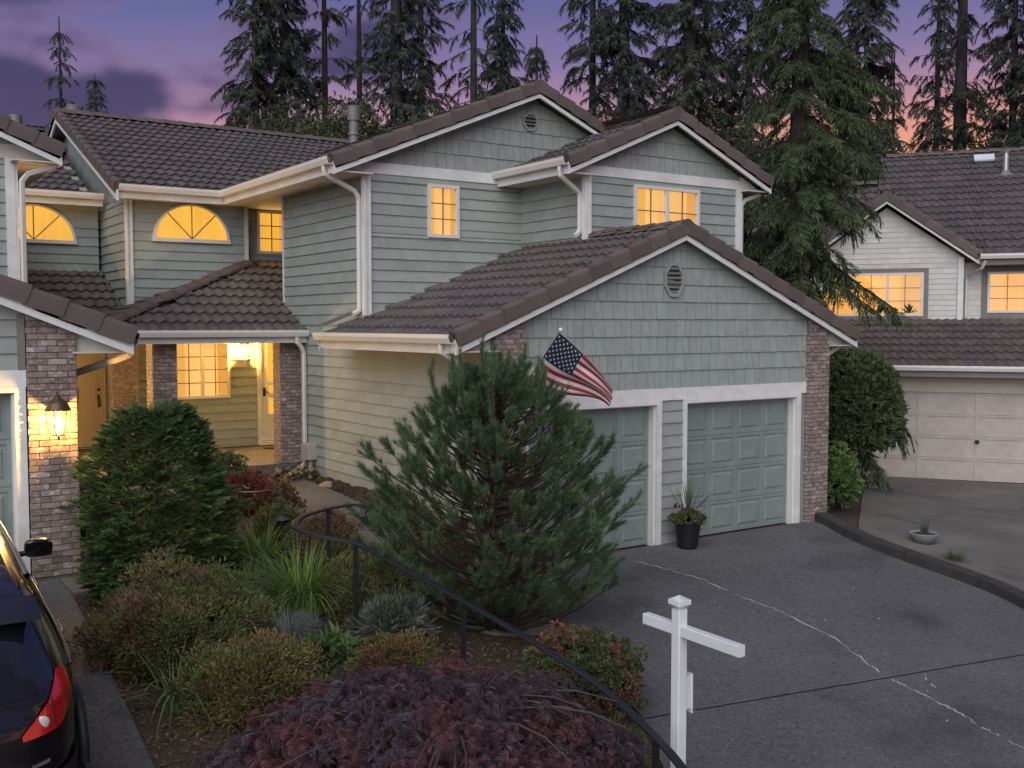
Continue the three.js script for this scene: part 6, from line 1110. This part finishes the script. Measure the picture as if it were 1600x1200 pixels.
{ // shallow bowl on the neighbour's drive and a self-sown plant
  const x = 6.95, z = 1.75, y = ground(x, z) + .03, S = thing('planter_bowl', 'shallow pale rimmed planter bowl on the neighbouring drive', 'flower pot', undefined, [x, y, z]);
  add('bowl', new THREE.LatheGeometry([[.001, 0], [.15, 0], [.2, .1], [.225, .14], [.225, .155], [.205, .155], [.19, .12], [.001, .115]].map(p => new THREE.Vector2(...p)), 30).toNonIndexed(), mat([.20, .20, .21], .7), S);
  add('soil', new THREE.CircleGeometry(.19, 20).rotateX(-Math.PI / 2).toNonIndexed().translate(0, .125, 0), M.soil, S);
  const r = seeded(821), t = []; for (let i = 0; i < 60; i++) { const a = r() * 6.28, e = r() * .5, l = .12 + r() * .26, d = V(Math.cos(a) * Math.sin(e), Math.cos(e), Math.sin(a) * Math.sin(e)), s = V(-Math.sin(a), 0, Math.cos(a)).multiplyScalar(.006), b = V((r() - .5) * .12, .12, (r() - .5) * .12), q = b.clone().addScaledVector(d, l); t.push(...b.clone().add(s), ...q, ...b.clone().sub(s)); } add('stalks', soup(t), leafMat([.07, .10, .045]), S);
}
grassTuft('weed_plant', 'small green weed growing at the kerb beside the planter bowl', { x: 6.55, z: 2.55, n: 90, len: .26, wid: .014, lean: .9, seed: 822, spread: .1, cols: [[.07, .115, .035], [.09, .12, .05]] });

// ------------ conifers
function spraySet(seed, len, w, drop, n, single = false) {     // one drooping twig with rows of needles, axis +y
  const r = seeded(seed), tri = [];
  const quill = (b, d, l, ww) => { const s = d.clone().cross(V(r() - .5, r() - .5, r() - .5)).normalize().multiplyScalar(ww), m = b.clone().addScaledVector(d, l * .5), e = b.clone().addScaledVector(d, l); if (single) tri.push(...b.clone().addScaledVector(s, 1.1), ...e, ...b.clone().addScaledVector(s, -1.1)); else tri.push(...b, ...m.clone().add(s), ...e, ...b, ...e, ...m.clone().sub(s)); };
  for (let k = 0; k < n; k++) { const t = k / n, b = V((r() - .5) * .05 * len, t * len * .85, -drop * t * t * len), a = (k % 2 ? 1 : -1) * (.5 + .6 * r()), d = V(Math.sin(a), Math.cos(a) * .8, -.25 - drop * (.4 + r() * .8) + (r() - .5) * .4).normalize(); quill(b, d, len * (.44 - .24 * t) * (.7 + .6 * r()), w * (.7 + .6 * r())); if (k % 2) quill(b, V((r() - .5) * .8, .5, -.6 - r() * .5).normalize(), len * .26 * (.7 + .6 * r()), w * .8); }
  quill(V(0, len * .7, -drop * .5 * len), V(0, .9, -drop).normalize(), len * .35, w); return soup(tri);
}
function conifer(name, label, { u, depth, h, r0, base = 3, seed, rgb, tr = .3, droop = .35, whorl = .75, per = 6, spray = .8, dens = 1, gap = 0, group, lean = 0, geos, barkc = [.07, .055, .05], topR = .25, step = .42, x, z, lopside }) {
  if (x === undefined) { const q = (u - 800) / 1620 * depth; x = EYE.x + AHEAD.x * depth + RIGHT.x * q; z = EYE.z + AHEAD.z * depth + RIGHT.z * q; }
  const y = ground(x, z) - .2, S = thing(name, label, 'tree', group, [x, y, z]), r = seeded(seed), tw = [], lists = geos.map(() => []);
  add('trunk', trunkGeo([V(0, 0, 0), V(lean * .3, h * .33, 0), V(lean * .7, h * .66, 0), V(lean, h, 0)], [tr, tr * .78, tr * .5, .03], 10), barkMat(barkc, .5), S);
  for (let hh = base; hh < h - .2; hh += whorl * (.7 + .6 * r())) {
    const t = (hh - base) / (h - base), R = Math.max(topR, r0 * Math.pow(1 - t, .75)) * (t < .08 ? .75 : 1);
    for (let k = 0; k < per; k++) {
      if (r() < gap) continue;
      const a = r() * 6.283, out = V(Math.cos(a), 0, Math.sin(a)), L = R * (.55 + .65 * r()) * (lopside ? 1 + lopside * out.dot(RIGHT) : 1), o = V(lean * hh / h, hh, 0), rise = .25 - droop * (1.1 - .8 * t) + (r() - .5) * .3, P = q => o.clone().addScaledVector(out, L * q).add(V(0, L * (rise * q - droop * .5 * q * q + .28 * q * q * q), 0)); let prev = o;
      for (let i = 1; i <= 3; i++) { const q = P(i / 3); limb(tw, prev, q, .028 * L / 2 + .012 * (1 - i / 4), .022 * L / 2 * (1 - i / 3.5) + .006, 3); prev = q; }
      const m = Math.max(2, Math.round(L / step * dens * 2));
      for (let i = 0; i < m; i++) {
        const q = mix(.16, 1, Math.pow((i + r()) / m, .8)), sd = V(-out.z, 0, out.x).multiplyScalar((i % 2 ? 1 : -1) * (.5 + .7 * r())), dir = out.clone().multiplyScalar(.45 + .5 * q).addScaledVector(sd, 1 - q * .6).add(V(0, -.15 - droop * r() * 1.1, 0)), kk = .65 + .6 * r();
        lists[Math.floor(r() * geos.length)].push({ p: P(q), dir: dir.normalize(), s: spray * (.6 + .6 * r()) * (.75 + .25 * (1 - t)), c: [kk, kk, kk], w: UP });
      }
    }
  }
  add('limbs', soup(tw), barkMat(barkc, 1), S);
  const m = leafMat(rgb, { transmission: .08 });
  lists.forEach((l, k) => l.length && mergeCopies('crown', geos[k], m, l.map(t => { const Y = t.dir, X = UP.clone().cross(Y).normalize().negate(), Z = X.clone().cross(Y); return { m: new THREE.Matrix4().makeBasis(X, Y, Z).multiply(new THREE.Matrix4().makeRotationY((r() - .5) * 1.2)).scale(V(t.s, t.s, t.s)).setPosition(t.p), c: t.c }; }), S));
  return S;
}
{
  const near = [spraySet(901, .5, .012, .45, 34), spraySet(902, .5, .012, .6, 34), spraySet(903, .5, .012, .3, 34)];
  conifer('spruce_tree', 'tall drooping spruce standing between the garage and the cream house', { x: 9.1, z: -2.7, h: 17, r0: 1.75, base: .7, seed: 910, rgb: [.046, .070, .026], tr: .27, droop: .85, whorl: .27, per: 6, spray: 1.1, dens: 1.75, lopside: .22, geos: near, barkc: [.075, .05, .04], step: .30, topR: .4 });
  const far = [spraySet(921, 1, .030, .35, 26, true), spraySet(922, 1, .030, .55, 26, true), spraySet(923, 1, .032, .25, 24, true)];
  const G = 'tall firs rising behind the houses', dark = [.038, .048, .029], blue = [.034, .044, .036];
  const list = [
    [105, 62, 23, 2.6, 'sparse drooping fir rising alone above the left roofs', { dens: .55, gap: .3, droop: .75, whorl: 1.0, topR: .3, base: 9, h: 21 }],
    [158, 74, 21, 2.4, 'hazy slim fir just right of the lone sparse fir', { base: 8, dens: .9 }],
    [405, 46, 25, 2.5, 'leftmost fir of the dense clump behind the long tiled roof', { dens: 1.1 }],
    [448, 48, 27, 2.5, 'broad dense fir behind the long tiled roof', { dens: 1.3 }],
    [512, 50, 27, 2.0, 'slim fir with open branches left of the flue pipe', { gap: .25, whorl: 1.0 }],
    [565, 52, 26, 2.2, 'thin sparse fir directly above the flue pipe', { gap: .35, dens: .8, whorl: 1.1 }],
    [622, 45, 27, 2.8, 'thick trunked fir with wide branches right of the flue pipe', { tr: .42, gap: .2 }],
    [660, 49, 27, 2.3, 'fir whose straight trunk shows just right of the thick trunked one', { gap: .25 }],
    [741, 47, 28, 2.6, 'fir with long drooping bare branches left of the main gable top', { gap: .45, droop: .8, dens: .8, whorl: 1.0 }],
    [786, 52, 27, 2.1, 'dense narrow fir behind the main gable slope', { dens: 1.3, droop: .7 }],
    [838, 48, 17.0, 2.0, 'short fir whose drooping tip ends above the main gable top', { dens: 1.0, droop: .8 }],
    [924, 46, 27, 2.4, 'slim fir above the right slope of the main gable', { gap: .3 }],
    [972, 44, 28, 2.5, 'large full fir between the two gable tops', { tr: .4, dens: 1.2 }],
    [1072, 44, 28, 2.7, 'thick fir directly above the smaller gable top', { tr: .42, dens: 1.1 }],
    [1098, 47, 26, 2.5, 'fir standing close behind the thick fir above the smaller gable', { dens: 1.1 }],
    [1165, 46, 27, 2.4, 'dark fir partly hidden by the near spruce', { dens: 1.2 }],
    [1345, 52, 27, 3.0, 'broad dark fir left of the cream house roof', { dens: 1.2, per: 7 }],
    [1388, 58, 19, 2.2, 'fir behind the end of the cream house ridge', { gap: .3 }],
    [1455, 55, 27, 2.6, 'fir with a thin trunk above the cream house ridge', { gap: .35, dens: .9 }],
    [1491, 50, 29, 2.6, 'fir with a thick bare trunk above the cream house ridge', { tr: .46, gap: .6, dens: .8, base: 10 }],
    [1572, 46, 26, 2.7, 'full fir above the right end of the cream house roof', { dens: 1.1 }],
    [1630, 44, 25, 2.8, 'fir cut off by the right edge of the picture', { dens: 1.1 }],
  ];
  list.forEach(([u, depth, h, r0, label, o], i) => conifer('fir_tree', label, { u, depth, h, r0: r0 * .82, base: 5, seed: 1000 + i * 13, rgb: i % 3 ? dark : blue, tr: .25, droop: .45, whorl: .55, per: 6, spray: .95, geos: far, group: G, barkc: [.06, .052, .055], step: .46, ...o }));
  // broadleaf trees low behind the roofs
  const bl = [leafClump(951, 26, .17, .12, 1.5, { along: .4, base: .5 }), leafClump(952, 26, .16, .11, 1.5, { along: .4, base: .5 })];
  const bush = (u, depth, cy, rx, ry, label, rgb, n, seed) => { const q = (u - 800) / 1620 * depth, x = EYE.x + AHEAD.x * depth + RIGHT.x * q, z = EYE.z + AHEAD.z * depth + RIGHT.z * q, y = ground(x, z) - .2, S = thing('broadleaf_tree', label, 'tree', 'broadleaf trees behind the roofs', [x, y, z]), r = seeded(seed), L = [[], []], tw = [];
    add('trunk', trunkGeo([V(0, 0, 0), V(.1, cy * .4, 0), V(-.1, cy * .8, 0), V(0, cy + ry * .4, 0)], [.2, .16, .1, .03], 8), barkMat([.05, .045, .04], 1), S);
    n *= 2; for (let i = 0; i < n; i++) { const a = r() * 6.283, v = mix(-1, 1, r()), h = Math.sqrt(1 - v * v), d = V(Math.cos(a) * h, v, Math.sin(a) * h), f = (1 + .6 * (noise3(d.x * 2.5 + seed, d.y * 2.5, d.z * 2.5) - .5)) * mix(.35, 1.05, Math.pow(r(), .55)), k = .6 + .7 * r(); L[i % 2].push({ p: V(d.x * rx * f, cy + d.y * ry * f, d.z * rx * f), dir: d.clone().add(V(r() - .5, .5, r() - .5)), s: .6 + .7 * r(), roll: r() * 6, c: [k, k, k] }); if (i % 40 === 0) limb(tw, V(0, cy * .7, 0), V(d.x * rx * f, cy + d.y * ry * f, d.z * rx * f), .05, .015, 3); }
    add('limbs', soup(tw), barkMat([.05, .045, .04], 1), S); L.forEach((l, k) => scatter('crown', bl[k], leafMat(rgb, { transmission: .15 }), l, S)); };
  bush(545, 40, 9.6, 1.3, 1.2, 'green broadleaf tree just behind the flue pipe', [.05, .062, .02], 190, 1301);
  bush(690, 40, 9.4, 1.9, 1.4, 'olive green broadleaf tree rising behind the main gable slope', [.046, .057, .02], 240, 1302);
  bush(455, 42, 8.8, 2.0, 1.9, 'dark green broadleaf tree at the end of the long tiled roof', [.04, .052, .02], 330, 1303);
  bush(50, 60, 9.6, 1.5, 1.7, 'thin twiggy tree showing above the far left ridge', [.04, .042, .028], 60, 1304);
  bush(1010, 42, 8.6, 2.6, 1.7, 'dark broadleaf tree in the gap between the gable tops', [.03, .037, .024], 380, 1305);
  bush(1180, 42, 8.2, 2.8, 2.6, 'dark broadleaf tree behind the right slope of the smaller gable', [.035, .042, .022], 420, 1306);
  bush(1310, 44, 8.6, 2.4, 2.8, 'dark broadleaf tree left of the cream house roof end', [.034, .042, .022], 420, 1307);
  bush(1290, 40, 4.0, 3.0, 3.2, 'low dark broadleaf tree behind the near spruce', [.03, .038, .02], 420, 1308);
  bush(1410, 60, 10.2, 1.6, 1.2, 'feathery broadleaf tree against the orange sky', [.03, .034, .026], 150, 1309);
  bush(1590, 48, 10.3, 1.8, 1.6, 'olive broadleaf tree above the right end of the cream roof', [.045, .05, .022], 330, 1310);
}

renderer.render(scene, camera);
